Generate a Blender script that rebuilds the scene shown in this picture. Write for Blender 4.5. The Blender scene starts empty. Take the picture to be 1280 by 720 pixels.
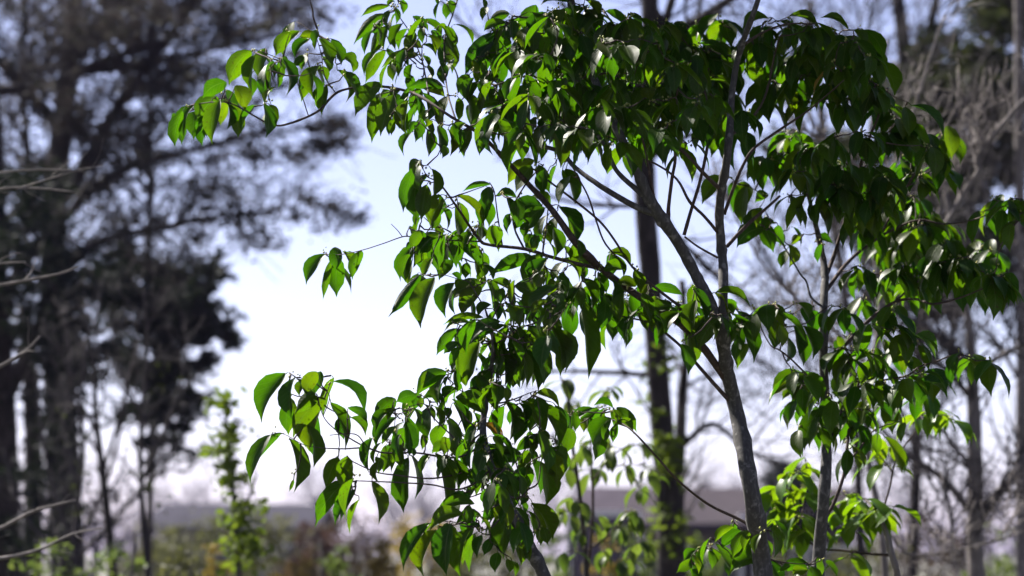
import bpy, math, random
import numpy as np
from mathutils import Vector, Matrix, noise

scene = bpy.context.scene
COL = scene.collection

# ------------------------------------------------------------------ camera
F_PX = 85.0 / 36.0 * 1280.0
CAM = Vector((0.0, 0.0, 1.5))
PITCH = math.atan((688 - 360) / F_PX)
FWD = Vector((0, math.cos(PITCH), math.sin(PITCH)))
UP = Vector((0, -math.sin(PITCH), math.cos(PITCH)))
RIGHT = Vector((1, 0, 0))
cd = bpy.data.cameras.new("camera")
cd.lens = 85.0
cd.sensor_width = 36.0
cd.clip_end = 3000
cd.dof.use_dof = True
cd.dof.focus_distance = 4.72
cd.dof.aperture_fstop = 3.7
cd.dof.aperture_blades = 9
cam = bpy.data.objects.new("camera", cd)
cam.location = CAM
cam.rotation_euler = (math.pi / 2 + PITCH, 0, 0)
COL.objects.link(cam)
scene.camera = cam

# ------------------------------------------------------------------ light
SUN_EL = math.radians(44)
SUN_AZ = math.radians(-47)          # to the left of and behind the trees
SUN = Vector((math.sin(SUN_AZ) * math.cos(SUN_EL), math.cos(SUN_AZ) * math.cos(SUN_EL), math.sin(SUN_EL)))
world = bpy.data.worlds.new("World")
scene.world = world
world.use_nodes = True
wn = world.node_tree
wn.nodes.clear()
sky = wn.nodes.new("ShaderNodeTexSky")
sky.sky_type = 'NISHITA'
sky.sun_disc = False
sky.sun_elevation = SUN_EL
sky.sun_rotation = SUN_AZ
sky.air_density = 1.0
sky.dust_density = 0.5
sky.ozone_density = 2.0
tint = wn.nodes.new("ShaderNodeMix")
tint.data_type = 'RGBA'
tint.blend_type = 'MULTIPLY'
tint.inputs[0].default_value = 1.0
tint.inputs[7].default_value = (0.95, 0.91, 1.16, 1)
bg = wn.nodes.new("ShaderNodeBackground")
bg.inputs[1].default_value = 0.05
wo = wn.nodes.new("ShaderNodeOutputWorld")
bw = wn.nodes.new("ShaderNodeRGBToBW")
pale = wn.nodes.new("ShaderNodeMix")          # thin milky winter air takes half the blue out of the sky
pale.data_type = 'RGBA'
pale.inputs[0].default_value = 0.42
wn.links.new(sky.outputs[0], bw.inputs[0])
wn.links.new(sky.outputs[0], pale.inputs[6])
wn.links.new(bw.outputs[0], pale.inputs[7])
wn.links.new(pale.outputs[2], tint.inputs[6])
wn.links.new(tint.outputs[2], bg.inputs[0])
wn.links.new(bg.outputs[0], wo.inputs[0])
sl = bpy.data.lights.new("sun", 'SUN')
sl.energy = 5.0
sl.angle = math.radians(0.5)
sl.color = (1.0, 0.95, 0.86)
so = bpy.data.objects.new("sun", sl)
so.rotation_euler = (-SUN).to_track_quat('-Z', 'Y').to_euler()
so.location = SUN * 50
COL.objects.link(so)
vs = scene.view_settings
vs.view_transform = 'Standard'
vs.look = 'None'
vs.gamma = 1.0
vs.exposure = 1.82
scene.cycles.use_denoising = True
scene.cycles.max_bounces = 6
scene.cycles.transmission_bounces = 4
scene.cycles.transparent_max_bounces = 4


# ------------------------------------------------------------------ helpers
def P(x, y, d):
    """point of the place that lies d metres along the view axis, in the direction of photo point x, y"""
    return CAM + (FWD + RIGHT * ((x - 640) / F_PX) + UP * ((360 - y) / F_PX)) * d


def px(d):
    return d / F_PX


class MB:
    def __init__(self):
        self.v, self.f, self.uv, self.n = [], [], [], 0

    def add(self, verts, faces, uvs=None):
        n = self.n
        self.v.extend(verts)
        self.n += len(verts)
        self.f.extend([tuple(i + n for i in fc) for fc in faces])
        if uvs is not None:
            self.uv.extend(uvs)

    def tube(self, pts, rad, sides=6, wob=0.0, rng=None):
        pts = [Vector(p) for p in pts]
        t0 = (pts[1] - pts[0]).normalized()
        a = t0.orthogonal().normalized()
        n = self.n
        m = len(pts)
        for i, p in enumerate(pts):
            t = (pts[min(i + 1, m - 1)] - pts[max(i - 1, 0)])
            t = t.normalized() if t.length > 1e-9 else t0
            a = (a - t * a.dot(t))
            a = a.normalized() if a.length > 1e-6 else t.orthogonal().normalized()
            b = t.cross(a)
            for k in range(sides):
                an = 2 * math.pi * k / sides
                r = rad[i] * (1 + (rng.uniform(-wob, wob) if rng else 0))
                self.v.append(p + (a * math.cos(an) + b * math.sin(an)) * r)
        for i in range(m - 1):
            for k in range(sides):
                k2 = (k + 1) % sides
                self.f.append((n + i * sides + k, n + i * sides + k2, n + (i + 1) * sides + k2, n + (i + 1) * sides + k))
        self.f.append(tuple(n + k for k in reversed(range(sides))))
        self.f.append(tuple(n + (m - 1) * sides + k for k in range(sides)))
        self.n += m * sides

    def box(self, c, s, rz=0.0):
        c = Vector(c)
        R = Matrix.Rotation(rz, 3, 'Z')
        vs_ = []
        for z in (-.5, .5):
            for y in (-.5, .5):
                for x in (-.5, .5):
                    vs_.append(c + R @ Vector((x * s[0], y * s[1], z * s[2])))
        self.add(vs_, [(0, 2, 3, 1), (4, 5, 7, 6), (0, 1, 5, 4), (2, 6, 7, 3), (0, 4, 6, 2), (1, 3, 7, 5)])

    def build(self, name, mat, parent=None, smooth=True, origin=None, kind=None):
        me = bpy.data.meshes.new(name)
        o0 = Vector(origin) if origin is not None else Vector((0, 0, 0))
        base = parent_loc(parent) if parent is not None else Vector((0, 0, 0))
        vv = [tuple(Vector(v) - o0) for v in self.v] if origin is not None else [tuple(Vector(v) - base) for v in self.v]
        me.from_pydata(vv, [], self.f)
        if self.uv and len(self.uv) == len(self.v):
            ul = me.uv_layers.new(name="UVMap")
            li = np.zeros(len(me.loops), dtype=np.int32)
            me.loops.foreach_get("vertex_index", li)
            ul.data.foreach_set("uv", np.array(self.uv, dtype=np.float32)[li].ravel())
        if smooth:
            me.polygons.foreach_set("use_smooth", [True] * len(me.polygons))
        me.materials.append(mat)
        me.update()
        o = bpy.data.objects.new(name, me)
        COL.objects.link(o)
        if parent is not None:
            o.parent = parent
        o.location = (o0 - base) if origin is not None else (0, 0, 0)
        if kind:
            o["kind"] = kind
        return o


def parent_loc(o):
    l = Vector(o.location)
    while o.parent is not None:
        o = o.parent
        l += Vector(o.location)
    return l


def thing(name, label, cat, loc, group=None):
    o = bpy.data.objects.new(name, None)
    o.empty_display_size = 0.1
    o.location = loc
    COL.objects.link(o)
    o["label"] = label
    o["category"] = cat
    if group:
        o["group"] = group
    return o


def quads_mesh(name, mat, parent, C, A, B, kind="stuff"):
    """many little leaf faces: centres C, half axes A and B (n x 3); each a folded rhomb of two triangles"""
    n = len(C)
    base = np.array(parent_loc(parent)) if parent is not None else np.zeros(3)
    C = C - base
    N = np.cross(A, B)
    N /= (np.linalg.norm(N, axis=1, keepdims=True) + 1e-9)
    fold = np.linalg.norm(B, axis=1, keepdims=True) * 0.35
    V = np.empty((n, 4, 3), dtype=np.float32)
    V[:, 0] = C - A
    V[:, 1] = C + B + N * fold - A * 0.1
    V[:, 2] = C + A
    V[:, 3] = C - B + N * fold - A * 0.1
    me = bpy.data.meshes.new(name)
    me.vertices.add(4 * n)
    me.vertices.foreach_set("co", V.ravel())
    idx = (np.arange(n)[:, None] * 4 + np.array([[0, 1, 2, 0, 2, 3]])).ravel().astype(np.int32)
    me.loops.add(6 * n)
    me.loops.foreach_set("vertex_index", idx)
    me.polygons.add(2 * n)
    me.polygons.foreach_set("loop_start", np.arange(2 * n, dtype=np.int32) * 3)
    me.polygons.foreach_set("loop_total", np.full(2 * n, 3, dtype=np.int32))
    me.materials.append(mat)
    me.update(calc_edges=True)
    o = bpy.data.objects.new(name, me)
    COL.objects.link(o)
    if parent is not None:
        o.parent = parent
    if kind:
        o["kind"] = kind
    return o


def catmull(pts, step=6):
    """pts: list of tuples (any length), returns smoothed list"""
    p = [np.array(q, dtype=float) for q in pts]
    p = [2 * p[0] - p[1]] + p + [2 * p[-1] - p[-2]]
    out = []
    for i in range(1, len(p) - 2):
        for k in range(step):
            t = k / step
            a, b, c, d = p[i - 1], p[i], p[i + 1], p[i + 2]
            out.append(0.5 * ((2 * b) + (-a + c) * t + (2 * a - 5 * b + 4 * c - d) * t * t + (-a + 3 * b - 3 * c + d) * t ** 3))
    out.append(p[-2])
    return out


# ------------------------------------------------------------------ materials
def new_mat(name):
    m = bpy.data.materials.new(name)
    m.use_nodes = True
    nt = m.node_tree
    nt.nodes.clear()
    out = nt.nodes.new("ShaderNodeOutputMaterial")
    return m, nt, out


def ramp(nt, fac, stops):
    r = nt.nodes.new("ShaderNodeValToRGB")
    el = r.color_ramp.elements
    while len(el) < len(stops):
        el.new(0.5)
    for e, (p, c) in zip(el, stops):
        e.position = p
        e.color = (*c, 1)
    nt.links.new(fac, r.inputs[0])
    return r.outputs[0]


def math_node(nt, op, a, b=None, c=None):
    n = nt.nodes.new("ShaderNodeMath")
    n.operation = op
    for i, s in enumerate((a, b, c)):
        if s is None:
            continue
        if isinstance(s, (int, float)):
            n.inputs[i].default_value = s
        else:
            nt.links.new(s, n.inputs[i])
    return n.outputs[0]


def mix_col(nt, fac, a, b, mode='MIX'):
    n = nt.nodes.new("ShaderNodeMix")
    n.data_type = 'RGBA'
    n.blend_type = mode
    for i, s in ((0, fac), (6, a), (7, b)):
        if isinstance(s, (int, float)):
            n.inputs[i].default_value = s
        elif isinstance(s, tuple):
            n.inputs[i].default_value = (*s, 1)
        else:
            nt.links.new(s, n.inputs[i])
    return n.outputs[2]


def rand_value(nt):
    g = nt.nodes.new("ShaderNodeNewGeometry")
    oi = nt.nodes.new("ShaderNodeObjectInfo")
    s = math_node(nt, 'ADD', g.outputs["Random Per Island"], oi.outputs["Random"])
    return math_node(nt, 'FRACT', s), g


def leaf_material(name, refl, trans, tfac=0.5, rough=0.38, veins=True):
    """refl / trans: lists of ramp colours picked per leaf"""
    m, nt, out = new_mat(name)
    rv, geo = rand_value(nt)
    k = len(refl)
    cr = ramp(nt, rv, [(i / max(1, k - 1), c) for i, c in enumerate(refl)])
    ct = ramp(nt, rv, [(i / max(1, k - 1), c) for i, c in enumerate(trans)])
    pr = nt.nodes.new("ShaderNodeBsdfPrincipled")
    pr.inputs["Roughness"].default_value = rough
    pr.inputs["Specular IOR Level"].default_value = 0.15
    tr = nt.nodes.new("ShaderNodeBsdfTranslucent")
    if veins:
        tc = nt.nodes.new("ShaderNodeUVMap")
        sp = nt.nodes.new("ShaderNodeSeparateXYZ")
        nt.links.new(tc.outputs[0], sp.inputs[0])
        au = math_node(nt, 'ABSOLUTE', math_node(nt, 'SUBTRACT', sp.outputs[0], 0.5))
        mid = math_node(nt, 'LESS_THAN', au, 0.028)
        sv = math_node(nt, 'SUBTRACT', sp.outputs[1], math_node(nt, 'MULTIPLY', au, 0.55))
        wv = math_node(nt, 'SINE', math_node(nt, 'MULTIPLY', sv, 2 * math.pi * 8))
        lat = math_node(nt, 'GREATER_THAN', wv, 0.9)
        vein = math_node(nt, 'MAXIMUM', mid, math_node(nt, 'MULTIPLY', lat, 0.45))
        nz = nt.nodes.new("ShaderNodeTexNoise")
        nz.inputs["Scale"].default_value = 60
        nz.inputs["Detail"].default_value = 3
        geo2 = nt.nodes.new("ShaderNodeNewGeometry")
        nt.links.new(geo2.outputs["Position"], nz.inputs["Vector"])
        mot = math_node(nt, 'MULTIPLY_ADD', nz.outputs["Fac"], 0.7, 0.65)
        cmb = nt.nodes.new("ShaderNodeCombineColor")
        for i in range(3):
            nt.links.new(mot, cmb.inputs[i])
        cr = mix_col(nt, 1.0, cr, cmb.outputs[0], 'MULTIPLY')
        ct = mix_col(nt, 1.0, ct, cmb.outputs[0], 'MULTIPLY')
        cr = mix_col(nt, math_node(nt, 'MULTIPLY', vein, 0.45), cr, (0.12, 0.17, 0.05))
        ct = mix_col(nt, math_node(nt, 'MULTIPLY', vein, 0.4), ct, (0.05, 0.12, 0.01))
        sz = nt.nodes.new("ShaderNodeTexNoise")
        sz.inputs["Scale"].default_value = 210
        sz.inputs["Detail"].default_value = 1
        nt.links.new(geo2.outputs["Position"], sz.inputs["Vector"])
        spot = math_node(nt, 'MULTIPLY', math_node(nt, 'GREATER_THAN', sz.outputs["Fac"], 0.69), math_node(nt, 'GREATER_THAN', rv, 0.55))
        cr = mix_col(nt, math_node(nt, 'MULTIPLY', spot, 0.75), cr, (0.05, 0.03, 0.012))
        ct = mix_col(nt, math_node(nt, 'MULTIPLY', spot, 0.75), ct, (0.05, 0.035, 0.004))
        bp = nt.nodes.new("ShaderNodeBump")
        bp.inputs["Strength"].default_value = 0.35
        bp.inputs["Distance"].default_value = 0.0008
        hh = math_node(nt, 'SUBTRACT', math_node(nt, 'MULTIPLY', nz.outputs["Fac"], 0.6), vein)
        nt.links.new(hh, bp.inputs["Height"])
        nt.links.new(bp.outputs[0], pr.inputs["Normal"])
    nt.links.new(cr, pr.inputs["Base Color"])
    nt.links.new(ct, tr.inputs["Color"])
    mx = nt.nodes.new("ShaderNodeMixShader")
    mx.inputs[0].default_value = tfac
    nt.links.new(pr.outputs[0], mx.inputs[1])
    nt.links.new(tr.outputs[0], mx.inputs[2])
    nt.links.new(mx.outputs[0], out.inputs[0])
    return m


def bark_material(name, c1, c2, c3, scale=90, rough=0.85, bump=0.5):
    m, nt, out = new_mat(name)
    geo = nt.nodes.new("ShaderNodeNewGeometry")
    mp = nt.nodes.new("ShaderNodeMapping")
    mp.inputs["Scale"].default_value = (1, 1, 0.35)
    nt.links.new(geo.outputs["Position"], mp.inputs[0])
    n1 = nt.nodes.new("ShaderNodeTexNoise")
    n1.inputs["Scale"].default_value = scale
    n1.inputs["Detail"].default_value = 6
    n1.inputs["Roughness"].default_value = 0.65
    nt.links.new(mp.outputs[0], n1.inputs["Vector"])
    n2 = nt.nodes.new("ShaderNodeTexNoise")
    n2.inputs["Scale"].default_value = scale * 0.16
    n2.inputs["Detail"].default_value = 3
    nt.links.new(geo.outputs["Position"], n2.inputs["Vector"])
    c = ramp(nt, n1.outputs["Fac"], [(0.3, c1), (0.55, c2), (0.72, c3)])
    c = mix_col(nt, math_node(nt, 'MULTIPLY', n2.outputs["Fac"], 0.6), c, c1)
    n3 = nt.nodes.new("ShaderNodeTexNoise")
    n3.inputs["Scale"].default_value = scale * 0.45
    n3.inputs["Detail"].default_value = 4
    nt.links.new(geo.outputs["Position"], n3.inputs["Vector"])
    lich = nt.nodes.new("ShaderNodeMapRange")
    lich.inputs[1].default_value = 0.58
    lich.inputs[2].default_value = 0.66
    lich.inputs[4].default_value = 0.55
    nt.links.new(n3.outputs["Fac"], lich.inputs[0])
    c = mix_col(nt, lich.outputs[0], c, tuple(min(.5, v * 1.25) for v in c3))
    pr = nt.nodes.new("ShaderNodeBsdfPrincipled")
    pr.inputs["Roughness"].default_value = rough
    pr.inputs["Specular IOR Level"].default_value = 0.25
    nt.links.new(c, pr.inputs["Base Color"])
    bp = nt.nodes.new("ShaderNodeBump")
    bp.inputs["Strength"].default_value = bump
    bp.inputs["Distance"].default_value = 0.25 / scale
    nt.links.new(n1.outputs["Fac"], bp.inputs["Height"])
    nt.links.new(bp.outputs[0], pr.inputs["Normal"])
    nt.links.new(pr.outputs[0], out.inputs[0])
    return m


def plain_material(name, c1, c2, scale=3.0, rough=0.8, detail=5):
    m, nt, out = new_mat(name)
    geo = nt.nodes.new("ShaderNodeNewGeometry")
    n1 = nt.nodes.new("ShaderNodeTexNoise")
    n1.inputs["Scale"].default_value = scale
    n1.inputs["Detail"].default_value = detail
    nt.links.new(geo.outputs["Position"], n1.inputs["Vector"])
    c = ramp(nt, n1.outputs["Fac"], [(0.35, c1), (0.65, c2)])
    pr = nt.nodes.new("ShaderNodeBsdfPrincipled")
    pr.inputs["Roughness"].default_value = rough
    pr.inputs["Specular IOR Level"].default_value = 0.5 if rough < 0.3 else 0.08
    nt.links.new(c, pr.inputs["Base Color"])
    nt.links.new(pr.outputs[0], out.inputs[0])
    return m


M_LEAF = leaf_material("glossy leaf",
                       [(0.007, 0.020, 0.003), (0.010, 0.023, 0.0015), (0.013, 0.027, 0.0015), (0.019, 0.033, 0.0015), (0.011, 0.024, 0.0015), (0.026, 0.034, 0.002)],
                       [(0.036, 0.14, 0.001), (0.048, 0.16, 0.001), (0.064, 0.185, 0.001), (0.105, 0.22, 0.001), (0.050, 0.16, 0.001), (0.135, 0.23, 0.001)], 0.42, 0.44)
M_LEAF_DRY = leaf_material("yellowing leaf",
                           [(0.10, 0.05, 0.015), (0.16, 0.12, 0.02)],
                           [(0.22, 0.07, 0.01), (0.25, 0.19, 0.012)], 0.45, 0.5)
M_LEAF_FRESH = leaf_material("fresh leaf",
                             [(0.026, 0.075, 0.007), (0.035, 0.09, 0.008), (0.045, 0.10, 0.009)],
                             [(0.11, 0.22, 0.002), (0.15, 0.27, 0.002), (0.19, 0.30, 0.003)], 0.48, 0.36)
M_LEAF_OLIVE = leaf_material("olive sapling leaf",
                             [(0.035, 0.06, 0.014), (0.05, 0.075, 0.02)],
                             [(0.08, 0.14, 0.012), (0.12, 0.17, 0.02)], 0.45, 0.4)
M_BARK = bark_material("grey young bark", (0.034, 0.032, 0.032), (0.068, 0.064, 0.063), (0.17, 0.162, 0.158), 140)
M_TWIG = bark_material("dark twig bark", (0.03, 0.02, 0.018), (0.06, 0.042, 0.036), (0.12, 0.085, 0.07), 200)
M_BUD = plain_material("green bud", (0.16, 0.20, 0.05), (0.32, 0.30, 0.10), 80, 0.5)
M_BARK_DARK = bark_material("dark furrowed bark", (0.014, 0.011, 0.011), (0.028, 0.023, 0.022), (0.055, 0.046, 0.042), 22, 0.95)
M_BARK_BROWN = bark_material("brown grey bark", (0.019, 0.016, 0.017), (0.037, 0.032, 0.033), (0.07, 0.06, 0.06), 22, 0.95)
M_BARK_PALE = bark_material("pale grey bark", (0.09, 0.078, 0.075), (0.16, 0.14, 0.135), (0.27, 0.24, 0.225), 40)
M_BARE_TWIG = bark_material("bare twig bark", (0.020, 0.017, 0.020), (0.038, 0.032, 0.036), (0.075, 0.063, 0.066), 60)


def small_foliage(name, refl, trans, tf=0.4, rough=0.6):
    return leaf_material(name, refl, trans, tf, rough, veins=False)


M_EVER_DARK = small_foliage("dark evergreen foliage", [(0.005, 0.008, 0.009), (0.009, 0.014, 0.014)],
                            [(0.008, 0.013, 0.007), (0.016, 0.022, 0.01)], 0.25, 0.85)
M_EVER_BROWN = small_foliage("brownish needle foliage", [(0.018, 0.018, 0.025), (0.032, 0.028, 0.030), (0.018, 0.022, 0.022)],
                             [(0.03, 0.027, 0.025), (0.045, 0.037, 0.032), (0.03, 0.033, 0.024)], 0.3, 0.8)
M_EVER_OLIVE = small_foliage("olive evergreen foliage", [(0.012, 0.016, 0.010), (0.022, 0.026, 0.013)],
                             [(0.025, 0.034, 0.010), (0.045, 0.052, 0.016)], 0.3, 0.8)
M_YELLOWGREEN = small_foliage("yellow green foliage", [(0.05, 0.075, 0.010), (0.07, 0.09, 0.013)],
                              [(0.095, 0.15, 0.008), (0.13, 0.18, 0.012)], 0.45)
M_SHRUB = {
    'olive': small_foliage("olive shrub", [(0.024, 0.027, 0.012), (0.042, 0.042, 0.018)], [(0.084, 0.096, 0.030), (0.132, 0.132, 0.042)]),
    'brown': small_foliage("brown shrub", [(0.028, 0.020, 0.014), (0.045, 0.032, 0.022)], [(0.05, 0.034, 0.02), (0.075, 0.05, 0.028)]),
    'ochre': small_foliage("ochre shrub", [(0.084, 0.060, 0.018), (0.120, 0.090, 0.024)], [(0.240, 0.180, 0.036), (0.330, 0.252, 0.048)]),
    'green': small_foliage("green shrub", [(0.024, 0.042, 0.012), (0.036, 0.054, 0.015)], [(0.108, 0.168, 0.030), (0.168, 0.216, 0.042)]),
    'mauve': small_foliage("reddish shrub", [(0.034, 0.020, 0.016), (0.050, 0.028, 0.022)], [(0.055, 0.03, 0.02), (0.08, 0.04, 0.028)]),
}

# ------------------------------------------------------------------ ground and far things
rng = random.Random(11)


def build_ground():
    m, nt, out = new_mat("winter ground")
    geo = nt.nodes.new("ShaderNodeNewGeometry")
    n1 = nt.nodes.new("ShaderNodeTexNoise")
    n1.inputs["Scale"].default_value = 0.25
    n1.inputs["Detail"].default_value = 8
    n2 = nt.nodes.new("ShaderNodeTexNoise")
    n2.inputs["Scale"].default_value = 9
    n2.inputs["Detail"].default_value = 6
    for n in (n1, n2):
        nt.links.new(geo.outputs["Position"], n.inputs["Vector"])
    a = ramp(nt, n1.outputs["Fac"], [(0.35, (0.05, 0.04, 0.028)), (0.5, (0.05, 0.06, 0.025)), (0.65, (0.075, 0.07, 0.035))])
    b = ramp(nt, n2.outputs["Fac"], [(0.3, (0.03, 0.027, 0.018)), (0.7, (0.09, 0.08, 0.045))])
    c = mix_col(nt, 0.45, a, b)
    pr = nt.nodes.new("ShaderNodeBsdfPrincipled")
    pr.inputs["Roughness"].default_value = 0.95
    nt.links.new(c, pr.inputs["Base Color"])
    nt.links.new(pr.outputs[0], out.inputs[0])
    mb = MB()
    xs = [-900, -400, -200, -100] + list(range(-60, 61, 4)) + [100, 200, 400, 900]
    ys = [-60, -20] + list(range(-4, 81, 4)) + [110, 160, 300, 700, 1500]
    for y in ys:
        for x in xs:
            z = 0.0
            if 6 < y < 100:
                z = 0.10 * noise.noise(Vector((x * 0.13, y * 0.11, 0))) * min(1, (y - 6) / 8)
            mb.v.append((x, y, z - 0.02))
    nx = len(xs)
    for j in range(len(ys) - 1):
        for i in range(nx - 1):
            mb.f.append((j * nx + i, j * nx + i + 1, (j + 1) * nx + i + 1, (j + 1) * nx + i))
    mb.n = len(mb.v)
    mb.build("ground", m, kind="structure")
    # dry grass and weeds over the near and middle ground
    N = 26000
    r = np.random.RandomState(5)
    d = 6 + 34 * r.rand(N) ** 1.3
    x = (r.rand(N) - 0.5) * (d * 0.46 + 2.0)
    h = 0.06 + 0.16 * r.rand(N) ** 2
    C = np.stack([x, d, h * 0.8 - 0.03], 1)
    lean = (r.rand(N, 2) - 0.5) * 0.7
    A = np.stack([lean[:, 0] * h, lean[:, 1] * h, h], 1)
    th = r.rand(N) * math.pi
    wd = 0.004 + 0.006 * r.rand(N)
    B = np.stack([np.cos(th) * wd, np.sin(th) * wd, np.zeros(N)], 1)
    gm = small_foliage("dry grass", [(0.09, 0.10, 0.03), (0.16, 0.14, 0.06), (0.10, 0.11, 0.035)], [(0.2, 0.24, 0.06), (0.3, 0.26, 0.1), (0.2, 0.22, 0.06)])
    o = quads_mesh("grass", gm, None, C, A, B)
    o["label"] = "low dry grass and weeds covering the ground under the trees"
    o["category"] = "grass"


build_ground()

M_WALL_BROWN = plain_material("mauve brown rendered wall", (0.075, 0.056, 0.062), (0.10, 0.075, 0.08), 1.2)
M_ROOF_BROWN = plain_material("brown tiled roof", (0.030, 0.024, 0.030), (0.040, 0.032, 0.038), 4, 0.95)
M_WALL_GREY = plain_material("grey wall", (0.10, 0.09, 0.10), (0.13, 0.12, 0.13), 1.0)
M_ROOF_GREY = plain_material("grey roof", (0.022, 0.021, 0.032), (0.030, 0.029, 0.043), 3, 0.95)
M_WALL_DARK = plain_material("dark boarded wall", (0.06, 0.05, 0.065), (0.085, 0.07, 0.09), 2)
M_GLASS = plain_material("window glass", (0.03, 0.035, 0.045), (0.05, 0.055, 0.07), 1, 0.08)
M_FRAME = plain_material("painted frame", (0.55, 0.53, 0.50), (0.65, 0.62, 0.60), 2, 0.6)


def house(name, label, cx, d, width, depth, eave, ridge, wallm, roofm, nwin, chimney=False, rz=0.0, ov=0.45):
    c = P(cx, 688, d)
    c.z = 0
    t = thing(name, label, "house", c)
    t.rotation_euler = (0, 0, rz)

    def blt(nm, f, mat, par=t):
        mb = MB()
        f(mb)
        me = bpy.data.meshes.new(nm)
        me.from_pydata([tuple(v) for v in mb.v], [], mb.f)
        me.materials.append(mat)
        o = bpy.data.objects.new(nm, me)
        COL.objects.link(o)
        o.parent = par
        return o
    w2, d2 = width / 2, depth / 2
    blt("wall", lambda m: m.add(
        [(-w2, -d2, -.1), (w2, -d2, -.1), (w2, d2, -.1), (-w2, d2, -.1), (-w2, -d2, eave), (w2, -d2, eave), (w2, d2, eave), (-w2, d2, eave), (-w2, 0, ridge - .05), (w2, 0, ridge - .05)],
        [(0, 1, 5, 4), (2, 3, 7, 6), (1, 2, 6, 9, 5), (3, 0, 4, 8, 7), (3, 2, 1, 0)]), wallm)
    sl_ = (ridge - eave) / d2

    def roof(m):
        for s in (-1, 1):
            e = Vector((0, s * (d2 + ov), eave - sl_ * ov))
            r_ = Vector((0, 0, ridge))
            th = Vector((0, 0, 0.14))
            a = [Vector((x, p.y, p.z)) for p in (e, r_) for x in (-w2 - ov, w2 + ov)]
            b = [p + th for p in a]
            m.add(a + b, [(0, 1, 3, 2), (4, 6, 7, 5), (0, 4, 5, 1), (2, 3, 7, 6), (0, 2, 6, 4), (1, 5, 7, 3)])
    ro = blt("roof", roof, roofm)
    if chimney:
        blt("chimney", lambda m: m.box((w2 * .5, 0.3, ridge + .25), (.6, .5, 1.0)), wallm, ro)
    for i in range(nwin):
        x = -w2 + width * (i + .5) / nwin
        isdoor = (i == nwin // 2)
        hh = 2.0 if isdoor else 1.1
        zc = 1.02 if isdoor else eave - .95
        fr = blt("door" if isdoor else "window", lambda m: [m.box((x - .55, -d2 - .02, zc), (.09, .1, hh)), m.box((x + .55, -d2 - .02, zc), (.09, .1, hh)),
                                       m.box((x, -d2 - .02, zc + hh / 2 + .045), (1.19, .1, .09)), m.box((x, -d2 - .02, zc - hh / 2 - .03), (1.19, .14, .06))], M_FRAME)
        blt("pane", lambda m: m.box((x, -d2 - .004, zc), (1.008, .02, hh - .006)), M_WALL_DARK if isdoor else M_GLASS, fr)
    return t


house("low_building", "long low grey building with lavender grey roof far behind the left bushes", 308, 62, 3.4, 6, 2.0, 2.55, M_WALL_GREY, M_ROOF_GREY, 4)
house("brown_house", "mauve brown house with brown roof behind the main tree trunk", 915, 44, 3.4, 6, 1.9, 2.5, M_WALL_BROWN, M_ROOF_BROWN, 4)
house("dark_shed", "dark purple shed seen between the centre sapling and dark trunk", 752, 38, 0.62, 1.6, 1.9, 2.35, M_WALL_DARK, M_WALL_DARK, 1, ov=0.06)

# ------------------------------------------------------------------ generic bare trees and clump foliage


def side_twigs(mb, pts, rads, rr, n, length, levels, tips=None, spread=0.9, gravity=0.0, minr=0.0015, tmin=0.15, sides=4):
    """random side branches along a polyline; recursion adds finer ones"""
    m = len(pts)
    for _ in range(n):
        t = rr.uniform(tmin, 0.98) * (m - 1)
        i = min(int(t), m - 2)
        f = t - i
        p = pts[i].lerp(pts[i + 1], f)
        ax = (pts[i + 1] - pts[i]).normalized()
        side = Vector((rr.gauss(0, 1), rr.gauss(0, 1), rr.gauss(0, 1) + 0.2))
        side = side - ax * side.dot(ax)
        if side.length < 1e-4:
            continue
        side.normalize()
        dr = (ax * rr.uniform(0.35, 1.0) + side * spread + Vector((0, 0, -gravity + 0.15))).normalized()
        L = length * rr.uniform(0.5, 1.3)
        r0 = min((rads[i] * (1 - f) + rads[i + 1] * f) * 0.55, L * 0.028)
        r0 = max(r0, minr)
        k = 5
        q = [p]
        rd = [r0]
        for s in range(1, k + 1):
            dr = (dr + Vector((rr.gauss(0, .16), rr.gauss(0, .16), rr.gauss(0, .13) + 0.03 - gravity * .15))).normalized()
            q.append(q[-1] + dr * (L / k))
            rd.append(max(r0 * (1 - 0.8 * s / k), minr * 0.6))
        mb.tube(q, rd, sides)
        if tips is not None:
            tips.extend(q[2:])
        if levels > 1:
            side_twigs(mb, q, rd, rr, max(2, int(n * 0.45)), L * 0.55, levels - 1, tips, spread, gravity, minr, 0.2, 3)


def wpoly(pts, d, step=5, rr=None, jit=0.0):
    """pts (x, y, width px[, depth offset]) -> world points and radii"""
    q = [(p[0], p[1], p[2], p[3] if len(p) > 3 else 0.0) for p in pts]
    out, rad = [], []
    for s in catmull(q, step):
        dd = d + s[3]
        o = P(s[0], s[1], dd)
        if rr and jit:
            o += Vector((rr.gauss(0, jit), rr.gauss(0, jit), rr.gauss(0, jit)))
        out.append(o)
        rad.append(max(s[2], 0.4) * 0.5 * px(dd))
    return out, rad


def to_ground(pts, rads):
    """continue a trunk, lowest point first, straight down into the soil"""
    p = pts[0]
    dirv = (pts[0] - pts[2])
    dirv.z = 0
    ex, er = [], []
    n = 5
    for k in range(n, 0, -1):
        f = k / n
        ex.append(Vector((p.x + dirv.x * f * 1.2, p.y + dirv.y * f, p.z * (1 - f) - 0.06 * f)))
        er.append(rads[0] * (1 + 0.35 * f ** 2))
    return ex + list(pts), er + list(rads)


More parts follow.
